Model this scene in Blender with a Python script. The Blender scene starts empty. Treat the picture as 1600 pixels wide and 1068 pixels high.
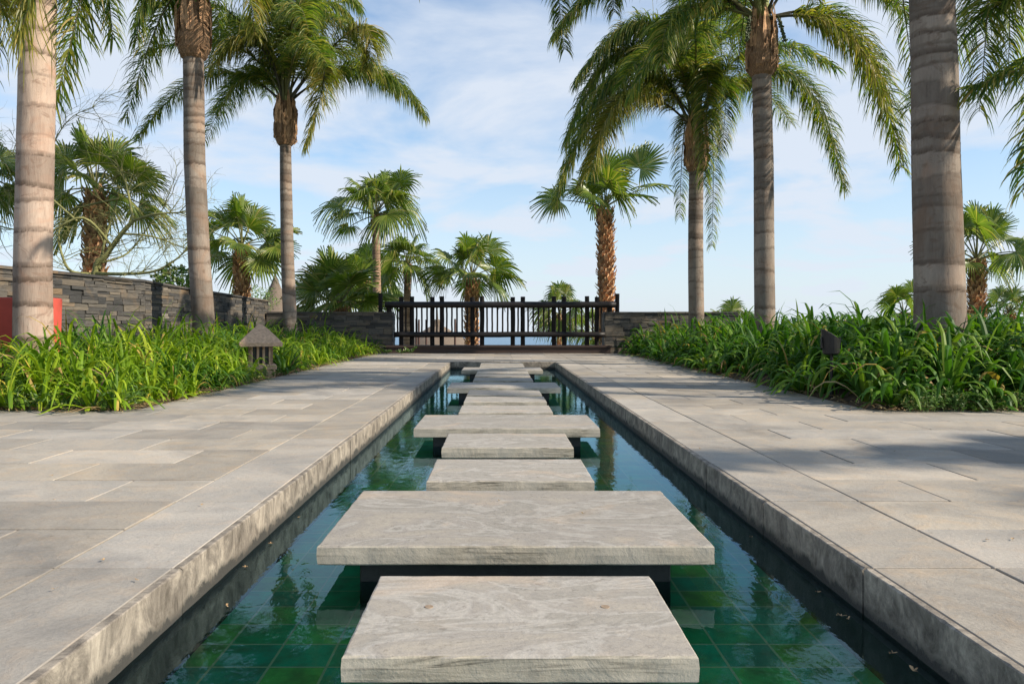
import bpy, math, random
from mathutils import Vector, Matrix, noise
PI = math.pi
R = math.radians
scene = bpy.context.scene
COL = scene.collection
F, CX, CY, H = 1244.0, 780.0, 507.0, 0.65
rng = random.Random(7)

def P(px, py, d):
    return Vector(((px-CX)*d/F, d, H+(CY-py)*d/F))

# ------------------------------------------------------------------ helpers
class MB:
    def __init__(s):
        s.v = []; s.f = []; s.m = []; s.a = {}
    def vert(s, p):
        s.v.append((p[0], p[1], p[2])); return len(s.v)-1
    def face(s, idx, m=0):
        s.f.append(tuple(idx)); s.m.append(m)
    def box(s, x0, x1, y0, y1, z0, z1, m=0, M=None, jit=0.0, r=rng):
        b = len(s.v)
        for z in (z0, z1):
            for (x, y) in ((x0, y0), (x1, y0), (x1, y1), (x0, y1)):
                p = Vector((x, y, z))
                if jit: p += Vector((r.uniform(-jit, jit), r.uniform(-jit, jit), r.uniform(-jit, jit)))
                if M is not None: p = M @ p
                s.v.append(tuple(p))
        for q in ((0, 3, 2, 1), (4, 5, 6, 7), (0, 1, 5, 4), (1, 2, 6, 5), (2, 3, 7, 6), (3, 0, 4, 7)):
            s.face([b+i for i in q], m)
    def bbox(s, x0, x1, y0, y1, z0, z1, bev, m=0, M=None):
        """box with chamfered top and vertical edges"""
        rings = []
        for (z, k) in ((z0, 0), (z1-bev, 0), (z1, bev)):
            c = bev
            pts = [(x0+k+c, y0+k), (x1-k-c, y0+k), (x1-k, y0+k+c), (x1-k, y1-k-c), (x1-k-c, y1-k), (x0+k+c, y1-k), (x0+k, y1-k-c), (x0+k, y0+k+c)]
            ring = []
            for (x, y) in pts:
                p = Vector((x, y, z))
                if M is not None: p = M @ p
                ring.append(s.vert(p))
            rings.append(ring)
        for a, b in zip(rings, rings[1:]):
            for i in range(8):
                j = (i+1) % 8
                s.face((a[i], a[j], b[j], b[i]), m)
        s.face(rings[-1], m); s.face(rings[0][::-1], m)
    def tube(s, pts, rads, n=8, m=0, cap=True, wob=0.0):
        rings = []
        up = Vector((0.13, 0.27, 0.95))
        prev = None
        for i, p in enumerate(pts):
            if i == 0: t = pts[1]-pts[0]
            elif i == len(pts)-1: t = pts[-1]-pts[-2]
            else: t = pts[i+1]-pts[i-1]
            if t.length < 1e-9: t = Vector((0, 0, 1))
            t = t.normalized()
            if prev is None:
                a = t.cross(Vector((1, 0, 0)) if abs(t.x) < .8 else Vector((0, 1, 0))).normalized()
            else:
                a = (prev - t*prev.dot(t))
                a = a.normalized() if a.length > 1e-6 else t.orthogonal().normalized()
            prev = a
            b = t.cross(a)
            ring = []
            for k in range(n):
                an = 2*PI*k/n
                rr = rads[i]*(1+(rng.uniform(-wob, wob) if wob else 0))
                ring.append(s.vert(p + (a*math.cos(an)+b*math.sin(an))*rr))
            rings.append(ring)
        for A, B in zip(rings, rings[1:]):
            for k in range(n):
                j = (k+1) % n
                s.face((A[k], A[j], B[j], B[k]), m)
        if cap:
            s.face(rings[0][::-1], m); s.face(rings[-1], m)
    def ribbon(s, pts, wid, ws, m=0, fold=0.0):
        """tapering strip; wid = unit width vectors (list or one), ws = half widths"""
        prev = None
        for i, p in enumerate(pts):
            w = wid[i] if isinstance(wid, list) else wid
            if ws[i] < 1e-5:
                cur = (s.vert(p),)
            elif fold:
                t = (pts[min(i+1, len(pts)-1)]-pts[max(i-1, 0)]).normalized()
                n_ = w.cross(t)
                cur = (s.vert(p-w*ws[i]), s.vert(p-n_*fold*ws[i]), s.vert(p+w*ws[i]))
            else:
                cur = (s.vert(p-w*ws[i]), s.vert(p+w*ws[i]))
            if prev:
                if len(cur) == len(prev) == 2: s.face((prev[0], prev[1], cur[1], cur[0]), m)
                elif len(cur) == len(prev) == 3:
                    s.face((prev[0], prev[1], cur[1], cur[0]), m); s.face((prev[1], prev[2], cur[2], cur[1]), m)
                elif len(cur) == 1 and len(prev) == 2: s.face((prev[0], prev[1], cur[0]), m)
                elif len(cur) == 1 and len(prev) == 3:
                    s.face((prev[0], prev[1], cur[0]), m); s.face((prev[1], prev[2], cur[0]), m)
                elif len(prev) == 1 and len(cur) == 2: s.face((prev[0], cur[1], cur[0]), m)
                elif len(prev) == 1 and len(cur) == 3:
                    s.face((prev[0], cur[1], cur[0]), m); s.face((prev[0], cur[2], cur[1]), m)
            prev = cur
    def build(s, name, mats, parent=None, smooth=False, origin=None, attrs=None):
        me = bpy.data.meshes.new(name)
        vs = s.v
        if origin is not None:
            ox, oy, oz = origin
            vs = [(x-ox, y-oy, z-oz) for (x, y, z) in vs]
        me.from_pydata(vs, [], s.f)
        if not isinstance(mats, (list, tuple)): mats = [mats]
        for m in mats: me.materials.append(m)
        me.polygons.foreach_set('material_index', s.m)
        me.polygons.foreach_set('use_smooth', [smooth]*len(s.f))
        for k, vals in s.a.items():
            at = me.attributes.new(k, 'FLOAT', 'POINT')
            at.data.foreach_set('value', vals)
        me.update()
        o = bpy.data.objects.new(name, me)
        COL.objects.link(o)
        if parent is not None:
            o.parent = parent
            if origin is None and parent.location.length > 0:
                o.matrix_parent_inverse = Matrix.Translation(-parent.location)
        elif origin is not None:
            o.location = origin
        return o

def tag(o, label=None, cat=None, group=None, kind=None):
    if label: o['label'] = label
    if cat: o['category'] = cat
    if group: o['group'] = group
    if kind: o['kind'] = kind
    return o
def thing(name, label, cat, loc=(0, 0, 0), group=None):
    o = bpy.data.objects.new(name, None); COL.objects.link(o)
    o.location = loc; o.empty_display_size = .2
    return tag(o, label, cat, group)

# ------------------------------------------------------------------ materials
def mat(name):
    m = bpy.data.materials.new(name); m.use_nodes = True
    nt = m.node_tree
    b = nt.nodes['Principled BSDF']
    return m, nt, b
def N(nt, typ, **kw):
    n = nt.nodes.new(typ)
    for k, v in kw.items():
        if k.startswith('i_'):
            n.inputs[k[2:].replace('_', ' ')].default_value = v
        else: setattr(n, k, v)
    return n
def L(nt, a, b): nt.links.new(a, b)
def ramp(nt, fac, stops):
    r = nt.nodes.new('ShaderNodeValToRGB')
    e = r.color_ramp.elements
    while len(e) < len(stops): e.new(0.5)
    for i, (p, c) in enumerate(stops):
        e[i].position = p; e[i].color = (c[0], c[1], c[2], 1)
    if fac is not None: L(nt, fac, r.inputs[0])
    return r.outputs[0]
def mixc(nt, fac, a, b, typ='MIX'):
    n = nt.nodes.new('ShaderNodeMix'); n.data_type = 'RGBA'; n.blend_type = typ
    for sock, v in ((n.inputs[0], fac), (n.inputs[6], a), (n.inputs[7], b)):
        if isinstance(v, (int, float)): sock.default_value = v
        elif isinstance(v, tuple): sock.default_value = (v[0], v[1], v[2], 1)
        else: L(nt, v, sock)
    return n.outputs[2]
def math_(nt, op, a, b=None, clamp=False):
    n = nt.nodes.new('ShaderNodeMath'); n.operation = op; n.use_clamp = clamp
    for s_, v in ((n.inputs[0], a), (n.inputs[1], b)):
        if v is None: continue
        if isinstance(v, (int, float)): s_.default_value = v
        else: L(nt, v, s_)
    return n.outputs[0]
def coord(nt, scale=(1, 1, 1), kind='Object', rot=(0, 0, 0)):
    t = nt.nodes.new('ShaderNodeTexCoord')
    mp = nt.nodes.new('ShaderNodeMapping')
    mp.inputs['Scale'].default_value = scale
    mp.inputs['Rotation'].default_value = rot
    L(nt, t.outputs[kind], mp.inputs[0])
    return mp.outputs[0]
def noise_(nt, vec, scale, detail=6, rough=.6, dist=0.0):
    n = nt.nodes.new('ShaderNodeTexNoise')
    n.inputs['Scale'].default_value = scale; n.inputs['Detail'].default_value = detail
    n.inputs['Roughness'].default_value = rough; n.inputs['Distortion'].default_value = dist
    if vec is not None: L(nt, vec, n.inputs['Vector'])
    return n.outputs['Fac']
def bump(nt, b, h, strength=.3, dist=.01):
    n = nt.nodes.new('ShaderNodeBump')
    n.inputs['Strength'].default_value = strength; n.inputs['Distance'].default_value = dist
    L(nt, h, n.inputs['Height']); L(nt, n.outputs[0], b.inputs['Normal'])
def island(nt):
    g = nt.nodes.new('ShaderNodeNewGeometry')
    return g.outputs['Random Per Island']
def cellrand(nt, val, k):
    """another random number out of one"""
    return math_(nt, 'FRACT', math_(nt, 'MULTIPLY', val, k))

def stone_mat(name, c1, c2, warm, isl=True, streak=(1, 1, 1), rough=.75, bstr=.25):
    m, nt, b = mat(name)
    vec = coord(nt)
    r1 = island(nt) if isl else None
    if isl:
        # shift the pattern from piece to piece
        comb = nt.nodes.new('ShaderNodeCombineXYZ')
        L(nt, math_(nt, 'MULTIPLY', r1, 37.0), comb.inputs[0]); L(nt, math_(nt, 'MULTIPLY', r1, 91.0), comb.inputs[1])
        va = nt.nodes.new('ShaderNodeVectorMath'); va.operation = 'ADD'
        L(nt, vec, va.inputs[0]); L(nt, comb.outputs[0], va.inputs[1])
        vec = va.outputs[0]
    n1 = noise_(nt, vec, 1.3, 8, .62, 1.2)
    n2 = noise_(nt, vec, 9, 8, .7, .6)
    n3 = noise_(nt, vec, 90, 4, .7)
    base = ramp(nt, n1, [(.3, c1), (.7, c2)])
    base = mixc(nt, math_(nt, 'MULTIPLY', ramp(nt, n2, [(.48, (0, 0, 0)), (.75, (1, 1, 1))]), .45), base, warm)
    if isl:
        v = math_(nt, 'ADD', math_(nt, 'MULTIPLY', r1, .32), .84)
        hs = nt.nodes.new('ShaderNodeHueSaturation')
        L(nt, base, hs.inputs['Color']); L(nt, v, hs.inputs['Value'])
        L(nt, math_(nt, 'ADD', math_(nt, 'MULTIPLY', cellrand(nt, r1, 13.7), .5), .8), hs.inputs['Saturation'])
        base = hs.outputs[0]
    base = mixc(nt, .35, base, ramp(nt, n3, [(.3, (.55, .55, .55)), (.7, (1.1, 1.1, 1.1))]), 'MULTIPLY')
    wst = noise_(nt, coord(nt, (1, 1, 1)), .9, 9, .7, 1.0)
    base = mixc(nt, .55, base, ramp(nt, wst, [(.34, (.50, .50, .51)), (.5, (1, .99, .98)), (.66, (1.16, 1.09, 1.0))]), 'MULTIPLY')
    wsp = noise_(nt, coord(nt, (1, 1, 1)), 38, 5, .75, .4)
    base = mixc(nt, .5, base, ramp(nt, wsp, [(.30, (.45, .42, .38)), (.40, (1, 1, 1))]), 'MULTIPLY')
    L(nt, base, b.inputs['Base Color'])
    b.inputs['Roughness'].default_value = rough
    b.inputs['Specular IOR Level'].default_value = .3
    hgt = math_(nt, 'ADD', math_(nt, 'MULTIPLY', n2, 1.0), math_(nt, 'MULTIPLY', n3, .25))
    bump(nt, b, hgt, bstr, .012)
    return m

M_paver = stone_mat('paver_stone', (.265, .25, .228), (.425, .385, .33), (.48, .36, .245), bstr=.5)

# stepping slabs: swirling pale veins on top, split streaks on the flanks
def slab_mat():
    m, nt, b = mat('slab_stone')
    vec = coord(nt)
    r1 = nt.nodes.new('ShaderNodeObjectInfo').outputs['Random']
    comb = nt.nodes.new('ShaderNodeCombineXYZ')
    L(nt, math_(nt, 'MULTIPLY', r1, 23.0), comb.inputs[0]); L(nt, math_(nt, 'MULTIPLY', r1, 57.0), comb.inputs[1])
    va = nt.nodes.new('ShaderNodeVectorMath'); va.operation = 'ADD'
    L(nt, vec, va.inputs[0]); L(nt, comb.outputs[0], va.inputs[1])
    v2 = va.outputs[0]
    mp = N(nt, 'ShaderNodeMapping'); mp.inputs['Rotation'].default_value = (0, 0, R(-38)); mp.inputs['Scale'].default_value = (1, 2.3, 1)
    L(nt, v2, mp.inputs[0])
    n1 = noise_(nt, mp.outputs[0], 1.7, 9, .6, 1.5)
    n2 = noise_(nt, v2, 7, 8, .66, .7)
    n3 = noise_(nt, v2, 120, 4, .7)
    top = ramp(nt, n1, [(.26, (.24, .222, .20)), (.40, (.31, .285, .25)), (.455, (.265, .245, .215)), (.5, (.375, .35, .315)), (.54, (.29, .265, .235)), (.66, (.35, .315, .265)), (.8, (.26, .235, .20))])
    blot = noise_(nt, v2, 2.6, 5, .6, 1.0)
    spk = noise_(nt, v2, 45, 6, .75, .3)
    top = mixc(nt, .6, top, ramp(nt, spk, [(.33, (.5, .47, .43)), (.44, (1, 1, 1)), (.7, (1.12, 1.1, 1.06))]), 'MULTIPLY')
    top = mixc(nt, math_(nt, 'MULTIPLY', ramp(nt, blot, [(.55, (0, 0, 0)), (.68, (1, 1, 1))]), .35), top, (.52, .38, .26))
    # flanks
    mp2 = N(nt, 'ShaderNodeMapping'); mp2.inputs['Scale'].default_value = (2.2, 2.2, 34)
    L(nt, v2, mp2.inputs[0])
    s1 = noise_(nt, mp2.outputs[0], 1.5, 8, .7, 1.8)
    side = ramp(nt, s1, [(.36, (.10, .088, .066)), (.45, (.31, .275, .215)), (.56, (.43, .38, .30))])
    mask = noise_(nt, v2, 3.1, 3, .5)
    side = mixc(nt, ramp(nt, mask, [(.42, (0, 0, 0)), (.62, (1, 1, 1))]), side, (.44, .40, .33))
    geo = N(nt, 'ShaderNodeNewGeometry'); sp = N(nt, 'ShaderNodeSeparateXYZ'); L(nt, geo.outputs['Normal'], sp.inputs[0])
    c = mixc(nt, math_(nt, 'GREATER_THAN', sp.outputs[2], .6), side, top)
    c = mixc(nt, .3, c, ramp(nt, n3, [(.3, (.6, .6, .6)), (.7, (1.1, 1.1, 1.1))]), 'MULTIPLY')
    hs = N(nt, 'ShaderNodeHueSaturation'); L(nt, c, hs.inputs['Color']); L(nt, math_(nt, 'ADD', math_(nt, 'MULTIPLY', r1, .24), .92), hs.inputs['Value']); c = hs.outputs[0]
    L(nt, c, b.inputs['Base Color']); b.inputs['Roughness'].default_value = .7
    b.inputs['Specular IOR Level'].default_value = .35
    h = math_(nt, 'ADD', math_(nt, 'ADD', n2, math_(nt, 'MULTIPLY', n3, .2)), math_(nt, 'MULTIPLY', n1, 1.5))
    bump(nt, b, h, .38, .012)
    return m
M_slab = slab_mat()

def wall_concrete():
    m, nt, b = mat('channel_wall')
    vec = coord(nt)
    n1 = noise_(nt, coord(nt, (1, 1.3, .9)), 8, 10, .74, .6)
    n2 = noise_(nt, coord(nt, (1, 5, 1.0)), 5, 8, .75, .9)
    n3 = noise_(nt, vec, 60, 5, .7)
    c = ramp(nt, n1, [(.34, (.085, .07, .055)), (.48, (.22, .19, .155)), (.62, (.42, .365, .295))])
    c = mixc(nt, .4, c, ramp(nt, n2, [(.35, (.42, .40, .38)), (.6, (1, 1, 1))]), 'MULTIPLY')
    sp = N(nt, 'ShaderNodeSeparateXYZ'); L(nt, vec, sp.inputs[0])
    # algae tide mark just above the water, ragged
    z = math_(nt, 'ADD', sp.outputs[2], math_(nt, 'MULTIPLY', n1, -.16))
    t = math_(nt, 'MULTIPLY_ADD', z, 48.0); nt.nodes[-1].inputs[2].default_value = 8.9; nt.nodes[-1].use_clamp = True
    c = mixc(nt, t, (.045, .042, .036), c)
    L(nt, c, b.inputs['Base Color']); b.inputs['Roughness'].default_value = .85
    bump(nt, b, math_(nt, 'ADD', n1, n3), .35, .01)
    return m
M_wall = wall_concrete()

def simple(name, col, rough=.7, n=(20, .25), bstr=.2, spec=.4, metal=0, isl=0.0, scale=(1, 1, 1)):
    m, nt, b = mat(name)
    f = noise_(nt, coord(nt, scale), n[0], 6, .65)
    k = n[1]
    c = ramp(nt, f, [(.3, tuple(x*(1-k) for x in col)), (.7, tuple(min(1, x*(1+k)) for x in col))])
    if isl:
        hs = N(nt, 'ShaderNodeHueSaturation'); L(nt, c, hs.inputs['Color'])
        L(nt, math_(nt, 'ADD', math_(nt, 'MULTIPLY', island(nt), 2*isl), 1-isl), hs.inputs['Value'])
        c = hs.outputs[0]
    L(nt, c, b.inputs['Base Color']); b.inputs['Roughness'].default_value = rough
    b.inputs['Specular IOR Level'].default_value = spec; b.inputs['Metallic'].default_value = metal
    if bstr: bump(nt, b, f, bstr, .01)
    return m
M_mortar = simple('mortar', (.25, .215, .17), .95, (3, .7))
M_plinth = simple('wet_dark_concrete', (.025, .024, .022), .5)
M_soil = simple('soil', (.075, .05, .032), .95, (12, .5), .8)
M_hill = simple('hillside', (.06, .075, .03), .95, (1.5, .5), .5)
M_timber = simple('charred_timber', (.012, .009, .008), .65, (8, .6), .5, .25, scale=(1, 1, 8))
M_timber_h = simple('charred_rail', (.012, .010, .010), .5, (8, .6), .5, .35, scale=(1, 8, 8))
M_sleeper = simple('dark_plank', (.045, .028, .022), .6, (6, .45), .3, .4, scale=(.6, 12, 12))
M_red = simple('red_paint', (.50, .075, .05), .6, (5, .12), .08)
M_black = simple('black_metal', (.012, .012, .013), .45, (30, .3), .05)
M_lantern = simple('lantern_stone', (.52, .345, .225), .9, (30, .3), .35)
M_glass_dark = simple('lamp_inside', (.03, .028, .025), .4)
M_thatch = simple('thatch', (.16, .125, .095), .95, (30, .45), .6, scale=(3, 3, .4))
M_post = simple('reddish_post', (.07, .035, .028), .8)
M_plug = simple('stone_plug', (.27, .20, .14), .8, (60, .3), .1)
M_petal = simple('dry_petal', (.40, .26, .13), .7, (60, .3), .1, isl=.3)
M_leafdry = simple('dry_leaf', (.20, .14, .05), .7, (60, .3), .1, isl=.3)

def slate_mat():
    m, nt, b = mat('slate_blocks')
    r1 = island(nt)
    vec = coord(nt, (1, 1, 9))
    n1 = noise_(nt, vec, 6, 8, .7, .5); n2 = noise_(nt, coord(nt), 3, 4, .6)
    dark = ramp(nt, r1, [(0, (.036, .036, .036)), (.4, (.068, .064, .060)), (.7, (.108, .098, .085)), (.88, (.145, .122, .093)), (.965, (.12, .10, .08)), (.97, (.19, .125, .07)), (1, (.20, .18, .15))])
    c = mixc(nt, .75, dark, ramp(nt, n1, [(.3, (.4, .4, .4)), (.7, (1.35, 1.35, 1.35))]), 'MULTIPLY')
    c = mixc(nt, math_(nt, 'MULTIPLY', ramp(nt, n2, [(.56, (0, 0, 0)), (.7, (1, 1, 1))]), .35), c, (.22, .15, .085))
    L(nt, c, b.inputs['Base Color']); b.inputs['Roughness'].default_value = .75
    bump(nt, b, n1, .7, .02)
    return m
M_slate = slate_mat()

def tile_mat():
    m, nt, b = mat('green_pool_tiles')
    br = N(nt, 'ShaderNodeTexBrick'); br.offset = 0; br.squash = 1
    vec = coord(nt); L(nt, vec, br.inputs['Vector'])
    for k, v in (('Scale', 1.0), ('Mortar Size', .0038), ('Mortar Smooth', .2), ('Brick Width', .15), ('Row Height', .148), ('Bias', 0)):
        br.inputs[k].default_value = v
    br.inputs['Color1'].default_value = (0, 0, 0, 1); br.inputs['Color2'].default_value = (1, 1, 1, 1); br.inputs['Mortar'].default_value = (0, 0, 0, 1)
    g = ramp(nt, br.outputs['Color'], [(0, (.02, .24, .06)), (.3, (.03, .45, .19)), (.55, (.02, .30, .17)), (.75, (.07, .52, .13)), (1, (.16, .38, .04))])
    n1 = noise_(nt, vec, 9, 6, .7)
    g = mixc(nt, math_(nt, 'MULTIPLY', ramp(nt, n1, [(.42, (0, 0, 0)), (.66, (1, 1, 1))]), .65), g, (.075, .10, .035))
    c = mixc(nt, br.outputs['Fac'], g, (.36, .42, .22))
    L(nt, c, b.inputs['Base Color']); b.inputs['Roughness'].default_value = .35
    return m
M_tile = tile_mat()

def water_mat():
    m, nt, b = mat('pool_water')
    nt.nodes.remove(b)
    out = nt.nodes['Material Output']
    tr = N(nt, 'ShaderNodeBsdfTransparent'); tr.inputs[0].default_value = (.80, .93, .86, 1)
    gl = N(nt, 'ShaderNodeBsdfGlossy'); gl.inputs['Roughness'].default_value = 0.0; gl.inputs[0].default_value = (.60, .86, 1, 1)
    fr = N(nt, 'ShaderNodeFresnel'); fr.inputs[0].default_value = 1.33
    vec = coord(nt, (1.6, 1, 1))
    n1 = noise_(nt, vec, 9, 3, .5, .5); n2 = noise_(nt, vec, 34, 3, .5)
    bp = N(nt, 'ShaderNodeBump'); bp.inputs['Strength'].default_value = .048; bp.inputs['Distance'].default_value = .02
    L(nt, math_(nt, 'ADD', n1, math_(nt, 'MULTIPLY', n2, .12)), bp.inputs['Height'])
    L(nt, bp.outputs[0], gl.inputs['Normal'])
    mx = N(nt, 'ShaderNodeMixShader'); L(nt, fr.outputs[0], mx.inputs[0]); L(nt, tr.outputs[0], mx.inputs[1]); L(nt, gl.outputs[0], mx.inputs[2])
    L(nt, mx.outputs[0], out.inputs[0])
    return m
M_water = water_mat()

def leaf_mat(name, cols, trans=.35, rough=.42, spec=.45, stripes=0):
    """cols: colour stops over the random number of each leaf"""
    m, nt, b = mat(name)
    r1 = island(nt)
    c = ramp(nt, r1, cols)
    f = noise_(nt, coord(nt), 5, 3, .6)
    c = mixc(nt, .5, c, ramp(nt, f, [(.3, (.6, .6, .6)), (.7, (1.3, 1.3, 1.3))]), 'MULTIPLY')
    L(nt, c, b.inputs['Base Color']); b.inputs['Roughness'].default_value = rough
    b.inputs['Specular IOR Level'].default_value = spec
    t = N(nt, 'ShaderNodeBsdfTranslucent')
    L(nt, mixc(nt, 1.0, c, (1.3, 1.5, .5), 'MULTIPLY'), t.inputs[0])
    mx = N(nt, 'ShaderNodeMixShader'); mx.inputs[0].default_value = trans
    L(nt, b.outputs[0], mx.inputs[1]); L(nt, t.outputs[0], mx.inputs[2]); L(nt, mx.outputs[0], nt.nodes['Material Output'].inputs[0])
    return m
M_feather = leaf_mat('feather_leaf', [(0, (.035, .085, .02)), (.3, (.085, .15, .028)), (.6, (.18, .23, .04)), (.86, (.30, .29, .06)), (1, (.45, .33, .12))], trans=.48)
M_feather_olive = leaf_mat('feather_leaf_olive', [(0, (.10, .14, .025)), (.4, (.19, .20, .035)), (.75, (.29, .25, .05)), (1, (.40, .30, .10))], trans=.45)
M_fan = leaf_mat('fan_leaf', [(0, (.08, .135, .022)), (.5, (.14, .20, .03)), (.9, (.24, .27, .055)), (1, (.38, .32, .12))], rough=.36, trans=.4)
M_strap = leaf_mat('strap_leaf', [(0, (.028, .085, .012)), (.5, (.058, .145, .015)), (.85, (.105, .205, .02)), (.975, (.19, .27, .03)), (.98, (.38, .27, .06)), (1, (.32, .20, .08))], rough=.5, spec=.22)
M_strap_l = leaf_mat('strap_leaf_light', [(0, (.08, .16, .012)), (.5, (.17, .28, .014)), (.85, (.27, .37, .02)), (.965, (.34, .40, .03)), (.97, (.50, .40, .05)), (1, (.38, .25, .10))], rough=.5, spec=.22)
M_weed = leaf_mat('weed_leaf', [(0, (.05, .12, .02)), (.6, (.10, .20, .035)), (.9, (.18, .25, .06)), (1, (.33, .27, .12))])
M_straw = leaf_mat('dead_leaf_litter', [(0, (.16, .10, .05)), (.6, (.30, .20, .10)), (1, (.48, .36, .2))], .15, .8, .2)
M_petiole = simple('petiole', (.13, .13, .045), .5, (6, .3), .1)
M_petiole_d = simple('dark_petiole', (.05, .045, .025), .5, (6, .3), .1)
M_spear = simple('green_crownshaft', (.30, .32, .11), .5, (8, .25), .1, scale=(8, 8, .6))
M_limb = simple('green_bark', (.20, .20, .075), .7, (12, .35), .2)
M_fiber = simple('fibre', (.38, .225, .125), .9, (14, .6), .8, isl=.5, scale=(5, 5, .7))
M_boots = simple('boot_stubs', (.56, .33, .18), .85, (14, .5), .4, isl=.55, scale=(3, 3, 1))
M_boot_core = simple('boot_core', (.28, .16, .09), .9, (25, .5), .6)
M_berry = simple('green_berries', (.06, .09, .03), .5)
M_yellow = leaf_mat('yellow_strings', [(0, (.26, .26, .04)), (1, (.50, .40, .08))])

def bark_mat(name, c1, c2, warm):
    m, nt, b = mat(name)
    vec = coord(nt)
    at = N(nt, 'ShaderNodeAttribute'); at.attribute_name = 'scar'
    at2 = N(nt, 'ShaderNodeAttribute'); at2.attribute_name = 'band'
    n1 = noise_(nt, coord(nt, (1, 1, .35)), 6, 8, .68, .5)
    n2 = noise_(nt, coord(nt, (1, 1, .09)), 42, 8, .75, .3)
    n3 = noise_(nt, vec, 2.2, 5, .6, .8)
    c = ramp(nt, n1, [(.3, c1), (.7, c2)])
    c = mixc(nt, math_(nt, 'MULTIPLY', ramp(nt, n3, [(.5, (0, 0, 0)), (.66, (1, 1, 1))]), .6), c, warm)
    hs = N(nt, 'ShaderNodeHueSaturation'); L(nt, c, hs.inputs['Color'])
    L(nt, math_(nt, 'ADD', math_(nt, 'MULTIPLY', at2.outputs['Fac'], .6), .70), hs.inputs['Value'])
    c = mixc(nt, .65, hs.outputs[0], ramp(nt, n2, [(.30, (.42, .38, .35)), (.42, (.9, .9, .9)), (.7, (1.12, 1.12, 1.12))]), 'MULTIPLY')
    n4 = noise_(nt, coord(nt, (1, 1, 1.6)), 3.7, 7, .7, 1.5)
    c = mixc(nt, math_(nt, 'MULTIPLY', ramp(nt, n4, [(.54, (0, 0, 0)), (.62, (1, 1, 1))]), .5), c, tuple(v*.5 for v in warm))
    sc = math_(nt, 'MULTIPLY', math_(nt, 'POWER', at.outputs['Fac'], .7), ramp(nt, math_(nt, 'ADD', math_(nt, 'MULTIPLY', n1, .5), math_(nt, 'MULTIPLY', n2, .5)), [(.40, (.22, .22, .22)), (.53, (1, 1, 1))]), True)
    c = mixc(nt, math_(nt, 'MULTIPLY', sc, .85), c, (.065, .043, .03))
    L(nt, c, b.inputs['Base Color']); b.inputs['Roughness'].default_value = .85
    b.inputs['Specular IOR Level'].default_value = .2
    bump(nt, b, math_(nt, 'ADD', math_(nt, 'MULTIPLY', n2, .6), n1), .6, .015)
    return m
M_bark = bark_mat('ringed_bark', (.165, .135, .112), (.28, .235, .195), (.25, .165, .115))
M_bark_p = bark_mat('pale_ringed_bark', (.30, .225, .18), (.43, .335, .27), (.36, .215, .15))

# ------------------------------------------------------------------ world, sun, camera
SUN_EL, SUN_BACK = R(34), R(17)          # from the right, a little behind the camera
sun_dir = Vector((math.cos(SUN_EL)*math.cos(SUN_BACK), -math.cos(SUN_EL)*math.sin(SUN_BACK), math.sin(SUN_EL)))
w = bpy.data.worlds.new('World'); scene.world = w; w.use_nodes = True
nt = w.node_tree
bg = nt.nodes['Background']
tc = N(nt, 'ShaderNodeTexCoord'); sp = N(nt, 'ShaderNodeSeparateXYZ'); L(nt, tc.outputs['Generated'], sp.inputs[0])
zc = math_(nt, 'MAXIMUM', sp.outputs[2], .015)
cb = N(nt, 'ShaderNodeCombineXYZ'); L(nt, sp.outputs[0], cb.inputs[0]); L(nt, sp.outputs[1], cb.inputs[1]); L(nt, zc, cb.inputs[2])
nm = N(nt, 'ShaderNodeVectorMath'); nm.operation = 'NORMALIZE'; L(nt, cb.outputs[0], nm.inputs[0])
sky = N(nt, 'ShaderNodeTexSky'); sky.sky_type = 'NISHITA'; sky.sun_disc = False
sky.sun_elevation = SUN_EL; sky.sun_rotation = math.atan2(sun_dir.x, sun_dir.y); sky.altitude = 50
sky.air_density = 1.0; sky.dust_density = .6; sky.ozone_density = 1.5
L(nt, nm.outputs[0], sky.inputs[0])
# thin clouds laid on a plane overhead
zz = math_(nt, 'ADD', zc, .16)
cv = N(nt, 'ShaderNodeCombineXYZ')
L(nt, math_(nt, 'DIVIDE', sp.outputs[0], zz), cv.inputs[0]); L(nt, math_(nt, 'DIVIDE', sp.outputs[1], zz), cv.inputs[1])
cn = noise_(nt, cv.outputs[0], 1.35, 8, .55, .3)
cmask = ramp(nt, cn, [(.34, (0, 0, 0)), (.57, (1, 1, 1))])
lowf = math_(nt, 'SUBTRACT', 1.0, math_(nt, 'MULTIPLY', zc, 3.2), True)     # the veil thickens low down
veil = math_(nt, 'MAXIMUM', math_(nt, 'MULTIPLY', cmask, .93), math_(nt, 'MULTIPLY', lowf, .86))
CLOUD = (5.9, 6.45, 7.3)
skyc = mixc(nt, 1.0, sky.outputs[0], (1.12, 1.38, 1.5), 'MULTIPLY')
high = ramp(nt, zc, [(.5, (1, 1, 1)), (.8, (.25, .25, .25))])
skyf = mixc(nt, math_(nt, 'MULTIPLY', veil, high), skyc, CLOUD)
L(nt, skyf, bg.inputs[0]); bg.inputs[1].default_value = .086

sl = bpy.data.lights.new('sun', 'SUN'); sl.energy = 4.7; sl.angle = R(.55); sl.color = (1, .89, .73)
so = bpy.data.objects.new('sun', sl); COL.objects.link(so)
so.rotation_euler = sun_dir.to_track_quat('Z', 'Y').to_euler(); so.location = sun_dir*30

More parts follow.
